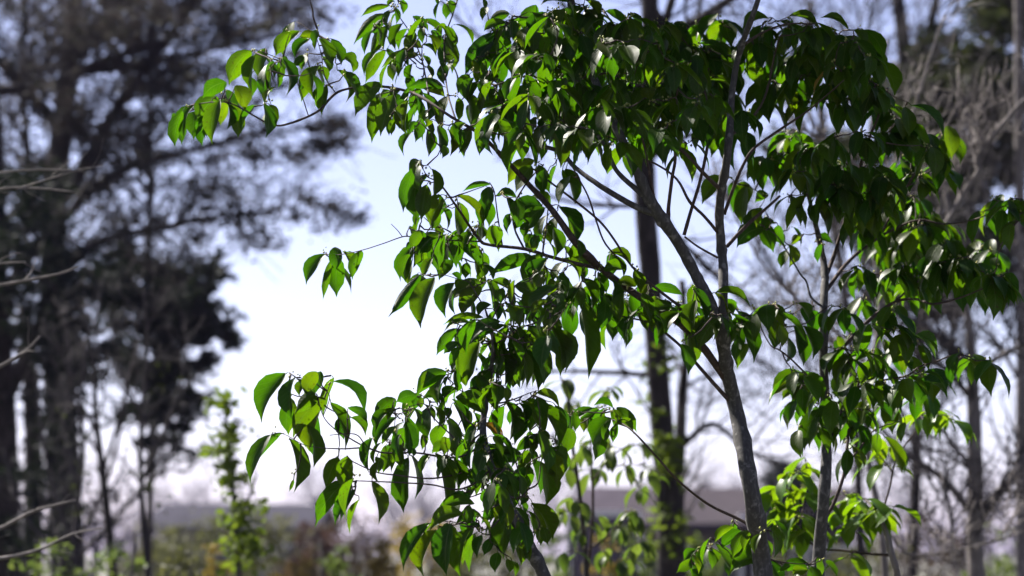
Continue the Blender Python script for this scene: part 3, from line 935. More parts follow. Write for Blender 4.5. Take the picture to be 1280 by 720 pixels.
class FgTree:
    def __init__(self, name, label, d, seed, amp=.2, mat=None):
        self.d, self.seed, self.amp = d, seed, amp
        self.rr = random.Random(seed)
        self.branches, self.leaves = [], []
        self.name, self.label = name, label
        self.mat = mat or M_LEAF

    def depth(self, x, y):
        return self.d + self.amp * 1.6 * smooth_noise(x, y, self.seed)

    # -- data in photo points
    def branch(self, pts, name="branch", trunk=False, mat=None, doff=0.0):
        self.branches.append((name, pts, trunk, mat, doff))

    def hand(self, ox, oy, s, rows, doff=0.0):
        for r in rows:
            bx, by, tx, ty, w, b = r[:6]
            m = r[6] if len(r) > 6 else None
            self.leaves.append(('h', ox + bx / s, oy + by / s, ox + tx / s, oy + ty / s, w / s, b, m, doff))

    def nodes(self, rows, ln=46, n=6, dj=.3, doff=0.0, k=(.25, 1.0)):
        rr = self.rr
        for r in rows:
            x, y = r[0], r[1]
            cnt = r[2] if len(r) > 2 else n
            d = self.depth(x, y) + rr.uniform(-dj, dj) + doff
            ph0 = rr.uniform(0, 6.28)
            for i in range(cnt):
                ph = ph0 + i * 2.4 + rr.uniform(-.4, .4)
                self.leaves.append(('n', x + rr.gauss(0, 5), y + rr.gauss(0, 4), d + rr.gauss(0, .012), ph, rr.uniform(*k), ln * rr.uniform(.72, 1.18)))

    # -- build
    def build(self):
        rr = self.rr
        skel = []
        objs = []
        for (nm, pts, trunk, mat, doff) in self.branches:
            q = catmull([(p[0], p[1], p[2]) for p in pts], 5)
            wp, wr = [], []
            for s in q:
                d = self.depth(s[0], s[1]) + doff
                wp.append(P(s[0], s[1], d))
                wr.append(max(s[2], .7) * .5 * px(d))
            skel.extend(wp)
            objs.append((nm, wp, wr, trunk, mat))
        trunk_pts = [o for o in objs if o[3]][0]
        gp, gr = to_ground(trunk_pts[1], trunk_pts[2])
        base = Vector((gp[0].x, gp[0].y, 0))
        root = thing(self.name, self.label, "tree", base, "glossy leaved trees in the foreground" if self.name == "broadleaf_tree" else "leafy saplings behind the foreground trees")
        self.root = root
        for (nm, wp, wr, trunk, mat) in objs:
            mb = MB()
            if trunk:
                wp, wr = to_ground(wp, wr)
            if trunk or max(wr) > .008:      # knots and swellings along the wood
                wr = [r * (1 + (.22 if rr.random() < .12 else rr.uniform(-.05, .05))) for r in wr]
            mb.tube(wp, wr, 14 if trunk else 7, .06, rr)
            mb.build(nm, mat or (M_BARK if (trunk or max(wr) > .006) else M_TWIG), root)
        # leaves to world space
        recs, extra = [], []
        for lf in self.leaves:
            if lf[0] == 'h':
                _, bx, by, tx, ty, w, b, m, doff = lf
                d = self.depth(bx, by) + doff + rr.uniform(-.05, .05)
                Bw = P(bx, by, d)
                Tw = P(tx, ty, d + rr.uniform(-.012, .02))
                ax = (Tw - Bw)
                L = ax.length
                ax.normalize()
                L *= 1.1
                W = w * 1.08 * px(d)
                n0 = Vector((0, -1, 0))
                n0 = (n0 - ax * n0.dot(ax)).normalized()
                # turn the blade about its own axis; b says how squarely it takes the sun from behind
                base_c = ax.cross(n0)
                best, bn = None, None
                want = max(-.12, min(.8, .23 + .55 * b))
                for th in range(-58, 59, 4):
                    a_ = math.radians(th)
                    nv = n0 * math.cos(a_) + base_c * math.sin(a_)
                    e = abs(-nv.dot(SUN) - want) + abs(th) * .0012
                    if best is None or e < best:
                        best, bn, ba = e, nv, a_
                W = min(W / max(.72, math.cos(ba)), L * .6, 33 * px(d))
                W = max(W, L * .16)
                out_ = Vector((1 if tx > bx else -1, 0, .5)) * .4 + Vector((0, 0, 1))
                if abs(bn.dot(out_)) < .12:
                    up = bn if rr.random() < .5 else -bn
                else:
                    up = bn if bn.dot(out_) > 0 else -bn
                hor = (tx - bx) / max(1e-6, math.hypot(tx - bx, ty - by))
                c = ax.cross(up)
                sd = (.13 * abs(hor) + .03 * rr.uniform(-1, 1)) * (1 if c.z > 0 else -1)
                recs.append([Bw, ax, up, L, W, rr.uniform(.15, .85), rr.uniform(.04, .18), sd, m, L * W])
                if rr.random() < (.9 if bx > 560 else .55):
                    extra.append((bx, by, d, math.hypot(tx - bx, ty - by)))
            else:
                _, x, y, d, ph, k, ln = lf
                Bw = P(x, y, d)
                o_ = Vector((math.cos(ph), math.sin(ph), 0))
                ax = (o_ * k + Vector((0, 0, -1 + .25 * rr.uniform(-1, 1)))).normalized()
                Bw = Bw + o_ * .008 + Vector((0, 0, -.002))
                L = ln * px(d)
                up = (o_ + Vector((0, 0, .6)) + Vector((rr.gauss(0, .3), rr.gauss(0, .3), rr.gauss(0, .2))))
                up = (up - ax * up.dot(ax)).normalized()
                recs.append([Bw, ax, up, L, L * rr.uniform(.36, .48), rr.uniform(.1, .5), rr.uniform(.05, .16), rr.uniform(-.05, .05),
                             M_LEAF_DRY if rr.random() < .004 else None, L * L * .45])
        # neighbours on the same twig, a little behind or before the first
        for (bx, by, d, ln) in extra:
            dd = d + rr.choice((-1, 1, 1, 1)) * rr.uniform(.03, .14)
            ph = rr.uniform(0, 6.28)
            o_ = Vector((math.cos(ph), math.sin(ph), 0))
            Bw = P(bx + rr.gauss(0, 7), by + rr.gauss(0, 6) + 3, dd)
            ax = (o_ * rr.uniform(.1, .6) + Vector((0, 0, -1))).normalized()
            up = (o_ + Vector((rr.gauss(0, .4), rr.gauss(0, .4), .5)))
            up = (up - ax * up.dot(ax)).normalized()
            L = min(max(ln, 26), 52) * rr.uniform(.85, 1.1) * px(dd)
            recs.append([Bw, ax, up, L, L * rr.uniform(.42, .56), rr.uniform(.15, .6), rr.uniform(.05, .16), rr.uniform(-.05, .05), None, L * L * .4])
        # twigs: each leaf base joins the nearest wood already grown
        S = np.array([tuple(p) for p in skel])
        todo = list(range(len(recs)))
        Bs = np.array([tuple(r[0]) for r in recs])
        dist = np.full(len(recs), 1e9)
        near = np.zeros(len(recs), dtype=int)

        def upd(newpts, off):
            D = np.linalg.norm(Bs[:, None, :] - newpts[None, :, :], axis=2)
            j = D.argmin(1)
            dm = D[np.arange(len(Bs)), j]
            better = dm < dist
            dist[better] = dm[better]
            near[better] = j[better] + off
        upd(S, 0)
        tw = MB()
        done = np.zeros(len(recs), dtype=bool)
        pets = [None] * len(recs)
        for _ in range(len(recs)):
            dd = np.where(done, 1e9, dist)
            i = int(dd.argmin())
            done[i] = True
            p0 = Vector(S[near[i]])
            B = recs[i][0]
            L = (B - p0).length
            if L < .02:
                pets[i] = p0
                continue
            e = B + (p0 - B).normalized() * .009 + Vector((0, 0, .003))
            sag = Vector((rr.gauss(0, .1) * L, rr.gauss(0, .1) * L, -.10 * L))
            k = max(3, int(L / .015))
            q, rd = [], []
            for s in range(k + 1):
                f = s / k
                kink = Vector((rr.gauss(0, .0012), rr.gauss(0, .0012), rr.gauss(0, .0012))) if 0 < s < k else Vector((0, 0, 0))
                q.append(p0.lerp(e, f) + sag * (4 * f * (1 - f)) * .6 + kink)
                rd.append(.0009 * (1 - f) + .0008 + min(L, .3) * .003 * (1 - f))
            tw.tube(q, rd, 5)
            arr = np.array([tuple(p) for p in q[1:]])
            off = len(S)
            S = np.concatenate([S, arr])
            upd(arr, off)
            pets[i] = e
        if tw.n:
            tw.build("twigs", M_TWIG, root, kind="stuff")
        # little bud clusters where stalks meet
        bd = MB()
        for i in range(0, len(recs), 3):
            p = pets[i]
            if p is None:
                continue
            for _ in range(3):
                c = p + Vector((rr.gauss(0, .004), rr.gauss(0, .004), rr.gauss(0, .004) + .002))
                r = rr.uniform(.0014, .0028)
                vs_ = [c + Vector(v) * r for v in ((1, 0, 0), (-1, 0, 0), (0, 1, 0), (0, -1, 0), (0, 0, 1.5), (0, 0, -1.2))]
                bd.add(vs_, [(0, 2, 4), (2, 1, 4), (1, 3, 4), (3, 0, 4), (2, 0, 5), (1, 2, 5), (3, 1, 5), (0, 3, 5)])
        if bd.n:
            bd.build("flower_buds", M_BUD, root, kind="stuff")
        # leaves: the largest in view one by one, the rest joined
        def seen(r):
            v = r[0] + r[1] * r[3] * .5 - CAM
            d = v.dot(FWD)
            x = 640 + v.dot(RIGHT) / d * F_PX
            y = 360 - v.dot(UP) / d * F_PX
            return -10 < x < 1290 and -10 < y < 730
        order = sorted(range(len(recs)), key=lambda i: -(recs[i][9] * (1 if seen(recs[i]) else .01)))
        rest = MB()
        n_single = 0
        for rank, i in enumerate(order):
            B, ax, up, L, W, fold, arch, sd, m, _ = recs[i]
            v, f, u = leaf_geo(B, ax, up, L, W, fold, arch, sd, rr, pets[i])
            if rank < 300 and seen(recs[i]):
                mb = MB()
                mb.add(v, f, u)
                mb.build("leaf", m or self.mat, root, origin=B)
                n_single += 1
            else:
                rest.add(v, f, u)
        if rest.n:
            rest.build("crown", self.mat, root, kind="stuff")
        print(self.name, "leaves", len(recs), "single", n_single)


SP = -1.3      # blade turned so that its glossy side catches the sky

# ================= main tree
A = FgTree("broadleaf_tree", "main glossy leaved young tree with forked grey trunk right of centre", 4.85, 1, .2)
A.branch([(956, 735, 24.3), (951, 690, 22.5), (940, 620, 21.6), (928, 550, 19.8), (915, 490, 18.0), (906, 445, 16.2), (904, 390, 12.6), (904, 335, 11.7), (901, 300, 11.7), (899, 267, 11.7), (902, 235, 11.2),
          (907, 210, 10.8), (911, 175, 9.9), (916, 110, 8.1), (926, 60, 7.2), (945, 8, 6.3), (962, -50, 5.4), (975, -120, 3.6)], "trunk", True)
A.branch([(907, 452, 14.4), (892, 388, 13.6), (878, 360, 14.4), (862, 330, 14.4), (845, 300, 14.4), (828, 275, 16.1), (812, 250, 15.3), (792, 205, 11.0), (766, 150, 10.2), (742, 97, 10.2), (733, 75, 10.2), (720, 30, 11.0), (713, 0, 10.2), (700, -60, 7.6), (690, -130, 5.1)], "limb")
A.branch([(822, 268, 9), (792, 257, 8), (750, 232, 7), (720, 210, 6), (700, 190, 6), (670, 180, 5), (640, 165, 4), (610, 140, 3)])
A.branch([(906, 472, 9), (876, 431, 10), (842, 398, 9), (795, 368, 9), (752, 336, 9), (720, 304, 9), (692, 265, 8), (662, 232, 7), (632, 200, 6), (600, 168, 4.4), (564, 146, 3.8), (520, 118, 3.6), (476, 108, 3.4), (440, 110, 3.1), (418, 118, 3.6), (396, 140, 3.2), (360, 155, 2.8), (340, 156, 2.4), (318, 145, 2.2), (303, 136, 2), (284, 128, 1.6), (262, 128, 1.4), (240, 131, 1.2)], mat=M_TWIG)
A.branch([(752, 336, 5), (715, 328, 5), (685, 320, 4.5), (655, 311, 4.5), (612, 306, 4), (598, 298, 4), (572, 260, 3), (550, 230, 2.2), (536, 222, 1.4)])
A.branch([(655, 311, 3), (643, 285, 2.4), (642, 258, 2.2), (656, 232, 2), (670, 215, 1.6), (680, 205, 1.2)])
A.branch([(628, 307, 2), (622, 270, 1.8), (618, 240, 1.5), (612, 228, 1)])
A.branch([(604, 302, 2.2), (560, 300, 1.8), (516, 296, 1.6), (503, 296, 1.5), (480, 304, 1.3), (455, 312, 1.2), (428, 318, 1), (408, 318, .9)])
A.branch([(503, 296, 1.2), (497, 288, 1), (489, 280, .8)])
A.branch([(678, 318, 2), (682, 290, 1.8), (685, 262, 1.5)])
A.branch([(862, 392, 4), (820, 360, 3.4), (790, 333, 3), (768, 300, 3), (750, 277, 3), (720, 252, 3), (687, 227, 2.5), (665, 210, 2)])
A.branch([(782, 332, 2.4), (757, 305, 2.4), (745, 275, 2.4), (735, 245, 2.2), (720, 217, 2), (712, 200, 1.6)])
A.branch([(835, 272, 6), (836, 255, 5), (840, 222, 4.5), (844, 198, 4), (842, 160, 3), (850, 120, 2.4)])
A.branch([(820, 262, 5), (814, 230, 4), (808, 195, 3), (800, 160, 2.5)])
A.branch([(815, 252, 8), (790, 232, 7), (770, 212, 6), (755, 180, 5), (740, 165, 4), (700, 150, 3)])
A.branch([(855, 294, 5), (864, 262, 4.5), (874, 230, 4.2), (883, 190, 4), (888, 150, 3), (880, 110, 2.2)])
A.branch([(897, 290, 4.5), (880, 270, 4), (862, 252, 4), (846, 224, 3), (820, 205, 2.5), (795, 196, 2)])
A.branch([(902, 238, 6), (880, 217, 5), (860, 195, 4.5), (830, 171, 4), (805, 162, 3), (780, 150, 2.4)])
A.branch([(905, 268, 5), (915, 240, 4.5), (928, 208, 4), (943, 185, 3.6), (975, 162, 3.2), (1005, 142, 2.6), (1030, 122, 2), (1055, 100, 1.5)])
A.branch([(912, 170, 4), (935, 152, 3.4), (953, 128, 3), (962, 100, 2.6), (968, 70, 2.2), (975, 45, 1.6)])
A.branch([(909, 308, 5), (932, 283, 5), (956, 262, 4), (975, 245, 3)])
A.branch([(897, 322, 3), (872, 308, 2.6), (856, 296, 2.4)])
A.branch([(911, 500, 6), (890, 477, 5), (856, 438, 4), (834, 418, 3.4), (815, 404, 3), (790, 398, 2.2), (760, 392, 1.8)])
A.branch([(938, 657, 4), (922, 648, 4), (885, 630, 3.6), (847, 600, 3.2), (820, 570, 2.8), (792, 540, 2.4), (775, 528, 1.8), (764, 524, 1.2)])
A.branch([(573, 160, 2.6), (560, 118, 2.2), (556, 80, 2), (556, 48, 1.8), (566, 18, 1.8), (573, -5, 1.6), (580, -40, 1.2)])
A.branch([(536, 118, 2.4), (532, 96, 2), (526, 70, 1.8), (512, 40, 1.6), (500, 22, 1.2), (494, 10, 1)])
A.branch([(420, 117, 1.6), (408, 100, 1.4), (404, 88, 1.2), (402, 70, 1.1), (396, 48, 1)])
A.branch([(386, 146, 1.4), (370, 100, 1.2), (352, 76, 1.1), (330, 66, 1), (318, 62, .8)])
A.branch([(736, 84, 5), (760, 60, 4), (790, 40, 3), (820, 30, 2)])
A.branch([(716, 10, 5), (690, 20, 4), (660, 22, 3), (640, 20, 2)])
A.branch([(740, 95, 4), (765, 90, 3.4), (770, 95, 3), (768, 60, 2), (776, 70, 1.5)])
A.branch([(764, 146, 4), (720, 130, 3.4), (680, 118, 3), (640, 112, 2.4), (615, 100, 1.6)])
A.branch([(926, 58, 4), (955, 40, 3), (985, 30, 2.2), (1020, 30, 1.5)])

A.hand(200, 0, 3.556, [
    (100, 490, 70, 640, 52, .8), (157, 465, 110, 608, 62, -.5), (295, 366, 198, 432, 66, .9), (255, 430, 172, 540, 84, .8), (266, 445, 235, 625, 66, .2),
    (205, 515, 165, 600, 40, .5), (200, 525, 190, 640, 45, .8), (228, 525, 215, 610, 26, -.6), (318, 455, 345, 600, 62, 0), (300, 460, 300, 565, 44, -.4),
    (338, 380, 375, 486, 74, .8), (405, 225, 315, 366, 76, 1), (425, 245, 410, 398, 56, -.6), (468, 215, 440, 337, 62, 0), (502, 290, 500, 402, 56, -.5),
    (452, 340, 455, 426, 56, .7), (545, 260, 562, 412, 58, -.7), (528, 330, 525, 386, 24, .6), (580, 142, 520, 242, 56, .8), (620, 138, 560, 256, 62, -.3),
    (690, 148, 622, 166, 34, .6), (662, 175, 604, 256, 56, -.6), (640, 252, 598, 292, 60, .6), (668, 298, 632, 440, 62, .7), (714, 290, 682, 424, 68, -.9),
    (702, 150, 690, 218, 26, SP), (704, 170, 760, 286, 58, -.9), (757, 180, 802, 282, 52, 0), (798, 255, 868, 302, 46, .1), (788, 310, 824, 446, 52, -.8),
    (742, 380, 722, 502, 50, .4), (704, 388, 700, 452, 44, .8), (462, 460, 470, 602, 58, -.3), (490, 465, 510, 560, 40, .5), (560, 250, 540, 320, 40, .5),
    (700, 300, 740, 360, 50, .3), (640, 345, 620, 400, 36, .6), (722, 250, 735, 330, 40, -.6)])
A.hand(440, 0, 6.37, [
    (300, 42, 90, 130, 50, .7), (340, 8, 285, 52, 66, -.4), (388, 0, 405, 105, 56, .5), (270, 112, 35, 338, 84, .6), (306, 78, 280, 215, 96, -.6),
    (235, 160, 150, 262, 66, .1), (165, 240, 105, 422, 56, -.5), (242, 250, 150, 424, 96, .6), (292, 200, 255, 384, 96, -.8), (402, 188, 350, 384, 116, -.95),
    (192, 408, 105, 592, 66, -.7), (266, 400, 120, 642, 84, .8), (530, 432, 258, 534, 84, .6), (492, 430, 398, 396, 70, .2), (352, 478, 325, 574, 56, .3),
    (402, 488, 375, 604, 44, .2), (452, 470, 450, 526, 76, .7), (480, 508, 480, 644, 96, -.2), (482, 128, 532, 276, 86, -.7), (560, 158, 702, 334, 96, -.3),
    (640, 238, 692, 344, 86, .6), (600, 288, 722, 424, 66, -.5), (482, 248, 485, 334, 50, -.4), (560, 358, 662, 444, 86, -.4), (512, 308, 520, 374, 66, -.4),
    (422, 358, 560, 384, 66, -.5), (612, 518, 640, 614, 62, -.6), (692, 488, 722, 654, 56, -.5), (742, 498, 740, 668, 68, -.6), (815, 193, 952, 352, 56, -.3),
    (762, 283, 795, 560, 98, .1), (785, 0, 795, 98, 84, .3, M_LEAF_DRY), (700, -10, 680, 34, 32, -.4), (1045, -10, 1060, 62, 34, -.3), (1252, 105, 1092, 184, 76, .2),
    (1222, 172, 1062, 248, 66, 0), (1228, 180, 1128, 256, 60, .6), (1135, 257, 918, 584, 118, .8), (1122, 335, 998, 522, 86, -.3), (1128, 345, 1010, 644, 106, .9),
    (1062, 448, 1152, 497, 50, -.5), (1206, 228, 1180, 544, 166, -.5), (1252, 418, 1128, 592, 86, -.7), (962, 478, 990, 664, 66, .6), (1060, 480, 1030, 600, 50, .5),
    (520, 180, 600, 250, 80, -.3), (690, 200, 740, 260, 60, 0), (420, 300, 470, 360, 60, -.6), (700, 280, 690, 360, 60, .5), (560, 440, 600, 540, 60, -.7)])
A.hand(440, 80, 6.37, [
    (228, 146, 40, 392, 136, .1), (198, 258, 160, 598, 114, .8), (332, 246, 235, 548, 136, 0), (382, 208, 318, 294, 56, -.3), (342, 328, 375, 504, 76, -.8),
    (322, 438, 315, 558, 56, .8), (726, 180, 452, 200, 86, .6), (560, 168, 730, 264, 106, .5), (452, 188, 374, 440, 56, .8), (452, 288, 440, 554, 120, -.6),
    (562, 228, 588, 460, 138, -.8), (764, 256, 722, 510, 158, -.95), (548, 428, 508, 608, 84, .4), (512, 458, 458, 554, 50, .9), (482, 538, 418, 718, 60, -.9),
    (624, 448, 598, 496, 92, .8), (602, 518, 610, 720, 80, .2), (684, 488, 702, 706, 116, -.3), (762, 518, 782, 716, 124, -.9), (736, 648, 720, 744, 84, .7),
    (932, 83, 848, 224, 96, .6), (974, 108, 930, 296, 96, -.8), (1014, 138, 948, 276, 66, SP), (852, 268, 850, 434, 66, .8), (892, 218, 940, 464, 104, -.3),
    (1164, 88, 1018, 194, 96, .9), (1084, 168, 1030, 384, 66, -.7), (1134, 178, 1038, 314, 56, .9), (1154, 218, 1130, 284, 84, .8), (1252, 328, 983, 382, 76, .8),
    (1192, 138, 1232, 296, 106, -.9), (944, 498, 900, 716, 134, -.4), (1134, 458, 1120, 706, 136, -.6), (1202, 478, 1202, 576, 66, SP), (1254, 348, 1078, 464, 116, .7),
    (1062, 598, 1018, 718, 66, .2), (904, 468, 828, 604, 104, -.5), (640, 330, 660, 440, 80, -.8), (300, 210, 235, 268, 60, .5), (420, 290, 372, 330, 50, .3), (840, 560, 850, 700, 90, -.7)])
A.hand(560, 80, 6.37, [
    (562, 250, 463, 314, 66, .8), (644, 190, 503, 254, 80, .5), (422, 148, 472, 286, 116, -.7), (624, 248, 620, 566, 156, -.95), (564, 338, 398, 464, 146, .6),
    (534, 418, 480, 606, 126, -.9), (704, 348, 722, 496, 136, -.4), (724, 498, 722, 706, 156, -.95), (864, 328, 776, 434, 76, -.9), (904, 338, 848, 506, 66, -.9),
    (952, 346, 1062, 606, 166, -.95), (964, 456, 868, 504, 66, .7), (904, 498, 992, 626, 96, -.1), (884, 558, 952, 706, 66, .4), (1104, 118, 998, 186, 90, -.9),
    (844, 238, 686, 284, 86, -.5), (1002, 18, 1144, 114, 86, -.9), (1150, 130, 1120, 330, 130, -.9), (1040, 330, 1100, 520, 140, -.9), (1180, 300, 1200, 470, 120, -.9),
    (780, 480, 800, 640, 120, -.9), (1140, 480, 1160, 660, 130, -.9), (700, 420, 660, 560, 110, -.8)])
A.hand(600, 0, 6.37, [
    (446, 38, 368, 256, 136, .7), (524, 98, 386, 274, 76, -.8), (562, 88, 528, 226, 76, .2), (602, 98, 556, 246, 76, .6), (642, 138, 588, 246, 56, -.6), (692, 128, 618, 256, 106, .8),
    (524, 198, 386, 306, 86, -.3), (604, 266, 600, 626, 166, -.6), (764, 276, 720, 546, 176, -.9), (824, 58, 698, 216, 136, -.9), (704, 18, 486, 54, 76, -.95),
    (1000, 88, 1214, 286, 176, -.7), (832, 0, 932, 156, 66, -.6), (1182, 108, 1276, 226, 56, -.9), (942, 228, 992, 436, 76, -.4), (1104, 276, 1122, 436, 156, -.9),
    (954, 368, 846, 446, 96, .9), (904, 498, 922, 606, 66, .9), (992, 478, 992, 606, 76, .9), (1112, 548, 1112, 616, 66, .9), (1232, 598, 1222, 696, 66, .9), (742, 536, 894, 626, 86, -.9),
    (884, 636, 776, 666, 126, -.9), (652, 598, 734, 656, 66, .6), (334, 378, 372, 496, 96, -.5), (344, 478, 256, 606, 86, .8), (404, 538, 298, 646, 86, -.5), (444, 528, 378, 656, 66, .8),
    (424, 298, 472, 476, 106, -.5), (250, 220, 300, 350, 80, -.7), (300, 180, 360, 270, 70, .6), (860, 180, 780, 320, 110, -.8), (960, 150, 900, 260, 80, -.6), (540, 380, 560, 520, 90, -.3)])
A.hand(480, 160, 4, [
    (182, 170, 128, 224, 52, .6), (152, 200, 100, 404, 58, .9), (178, 188, 175, 308, 54, -.4), (212, 283, 190, 444, 78, .6), (182, 418, 158, 492, 28, -.7), (237, 203, 246, 338, 52, -.4),
    (302, 358, 238, 484, 82, -.2), (264, 418, 240, 504, 54, .4), (278, 338, 233, 374, 34, -.5), (364, 338, 492, 484, 64, -.1), (532, 280, 403, 317, 30, .7), (538, 333, 488, 484, 64, -.1),
    (482, 483, 486, 554, 58, -.8), (548, 488, 562, 584, 74, .6), (662, 345, 563, 342, 36, .6), (612, 338, 642, 474, 40, -.2), (632, 428, 618, 504, 44, -.1), (752, 160, 628, 278, 64, .9),
    (738, 188, 664, 314, 74, -.4), (803, 208, 798, 324, 58, 0), (792, 388, 648, 432, 94, -.2), (832, 390, 738, 348, 54, -.2), (804, 398, 718, 504, 94, -.1), (724, 468, 700, 544, 64, -.2),
    (774, 538, 748, 614, 104, .8), (847, 498, 860, 634, 56, -.3), (873, 393, 947, 584, 84, -.3), (908, 203, 952, 368, 78, -.2), (892, 208, 900, 294, 54, .9), (903, 588, 932, 654, 34, -.2),
    (968, 558, 976, 644, 40, -.5), (1118, 625, 1228, 692, 54, -.5), (188, 518, 138, 594, 54, .6), (143, 588, 83, 724, 64, .1), (284, 530, 158, 684, 84, .7), (314, 533, 300, 724, 104, -.4),
    (378, 588, 483, 704, 54, .5), (253, 618, 276, 694, 40, -.5), (433, 518, 398, 604, 64, -.2), (690, 440, 660, 500, 50, .3), (300, 400, 320, 470, 40, .2), (360, 545, 350, 610, 60, -.4)])
A.hand(360, 280, 4, [
    (190, 150, 98, 292, 62, -.5), (216, 182, 178, 362, 34, .9), (250, 165, 243, 348, 84, .95), (272, 135, 302, 270, 54, -.8), (300, 135, 318, 215, 40, SP), (370, 135, 326, 268, 56, .9)])
A.hand(480, 280, 6.37, [
    (313, 58, 238, 174, 86, .4), (228, 148, 178, 194, 56, .8), (224, 183, 138, 436, 96, -.3), (198, 298, 174, 374, 30, .6), (454, 78, 288, 230, 156, .6), (304, 213, 248, 324, 56, .8),
    (504, 76, 478, 376, 158, -.5), (544, 288, 446, 436, 126, .1), (424, 228, 430, 364, 46, -.4), (598, 178, 770, 300, 96, .6), (724, 218, 743, 406, 66, -.2), (694, 78, 648, 156, 96, -.1),
    (634, 198, 620, 296, 86, -.5), (664, 308, 650, 426, 96, .7), (788, 328, 864, 446, 56, -.4), (752, 8, 772, 136, 96, -.8), (864, 8, 862, 170, 116, .6), (1264, 88, 1178, 186, 106, .8), (1174, 78, 1138, 176, 66, -.1),
    (1228, 290, 866, 404, 100, .85), (1262, 238, 1122, 466, 110, .7), (560, 90, 620, 150, 60, -.3)])
A.hand(640, 300, 4, [
    (300, 88, 412, 154, 64, -.3), (484, 63, 592, 128, 50, -.4), (458, 150, 557, 154, 64, .1), (622, 230, 523, 226, 64, -.3), (698, 242, 847, 278, 44, .7), (617, 148, 642, 254, 64, .1),
    (388, 268, 552, 496, 96, -.8), (330, 278, 380, 660, 124, -.95), (602, 278, 612, 384, 64, .6), (642, 318, 692, 446, 56, -.5), (834, 363, 738, 486, 104, -.8), (903, 238, 962, 404, 56, -.4),
    (1018, 263, 1184, 332, 64, -.5), (1062, 298, 1102, 374, 64, .8), (1108, 368, 1202, 594, 74, -.6), (1174, 518, 1130, 634, 56, .9), (1042, 388, 943, 536, 86, -.8), (1092, 398, 1122, 554, 76, -.8),
    (883, 468, 890, 630, 64, -.1), (180, 90, 130, 240, 90, -.9), (240, 100, 330, 200, 120, -.9), (160, 160, 150, 230, 100, -.8), (250, 200, 240, 330, 110, -.95), (360, 190, 400, 330, 110, -.9),
    (430, 160, 470, 260, 80, -.7), (500, 200, 500, 310, 90, -.7), (560, 260, 540, 400, 80, -.5), (680, 220, 660, 330, 60, -.5), (720, 280, 700, 380, 70, .3), (780, 300, 770, 360, 70, .4), (800, 330, 700, 380, 80, -.6),
    (590, 380, 560, 490, 70, -.6), (470, 380, 500, 495, 60, .3), (920, 300, 900, 460, 70, -.5), (960, 380, 920, 480, 60, -.3), (480, 300, 450, 420, 80, -.8), (340, 240, 300, 340, 90, -.8), (420, 380, 430, 450, 50, .4), (880, 320, 850, 400, 50, .2)])
A.hand(600, 460, 6.37, [
    (722, 478, 690, 666, 114, .6), (704, 398, 690, 526, 76, -.2), (904, 318, 736, 486, 66, -.6), (944, 328, 806, 406, 56, .7), (1062, 322, 918, 300, 96, .8), (1064, 330, 1102, 436, 86, .8),
    (1044, 398, 908, 596, 136, -.2), (1088, 313, 1234, 496, 86, .4), (1072, 438, 1214, 524, 76, .2), (740, 330, 800, 400, 60, .6), (880, 400, 890, 500, 50, .3), (980, 340, 950, 420, 60, .6)])
A.hand(760, 540, 4, [
    (630, 472, 540, 550, 40, .8), (660, 490, 575, 580, 60, .7), (700, 490, 630, 620, 60, .5), (720, 490, 680, 590, 50, .8), (735, 520, 740, 650, 60, -.7), (500, 575, 430, 720, 80, -.5), (510, 580, 535, 660, 50, SP),
    (540, 560, 610, 700, 60, -.1), (440, 590, 385, 640, 50, -.4), (430, 645, 350, 700, 50, .6), (630, 640, 740, 680, 50, -.6), (820, 640, 620, 715, 90, -.6), (800, 660, 740, 735, 60, -.7),
    (820, 460, 830, 620, 56, -.7), (845, 500, 860, 600, 30, .5), (1010, 670, 860, 700, 60, .4), (1000, 690, 930, 720, 50, -.3), (1090, 640, 1140, 720, 40, -.6)])
A.hand(780, 0, 2.56, [
    (462, 58, 384, 96, 36, -.8), (502, 70, 566, 112, 30, -.8), (528, 52, 622, 102, 34, -.7), (718, 96, 634, 60, 28, -.7), (592, 132, 688, 104, 22, -.7), (768, 95, 826, 188, 38, -.8), (734, 95, 762, 152, 36, -.9),
    (440, 80, 430, 160, 44, -.9), (472, 160, 400, 228, 40, -.9), (472, 258, 394, 342, 42, -.7), (478, 268, 466, 384, 52, -.4), (524, 288, 546, 374, 50, -.7), (918, 338, 1016, 442, 40, -.8), (270, 258, 352, 292, 34, -.9),
    (264, 188, 372, 272, 42, -.9), (326, 190, 366, 254, 36, -.9), (700, 120, 760, 200, 50, -.9), (620, 120, 580, 210, 50, -.9), (660, 130, 680, 230, 56, -.9), (820, 200, 862, 300, 50, -.9), (240, 140, 330, 200, 40, -.9)], .2)
A.nodes([(700, 12), (742, 14), (765, 28), (792, 24), (822, 30), (845, 34), (705, 58), (735, 75), (765, 66), (795, 74), (824, 66), (852, 58), (880, 68), (742, 112), (772, 104), (802, 112), (832, 106), (862, 98),
         (892, 96), (906, 116), (724, 146), (762, 152), (800, 150), (838, 148), (870, 150), (898, 152), (690, 140), (930, 140), (852, 178, 5), (815, 170, 5), (783, 175, 4), (712, 165, 4), (922, 165, 4), (668, 40), (650, 60)],
        42, 8, .3, .1)
A.nodes([(960, 34), (985, 28, 5), (1012, 34), (1032, 42), (1062, 50), (1080, 62), (1092, 78), (1052, 84), (1022, 78), (1000, 66), (946, 56), (968, 106, 4), (1040, 104), (1075, 100), (1005, 95, 4), (955, 126, 3), (1020, 125, 5), (1060, 125, 5)], 42, 7, .2, .25)
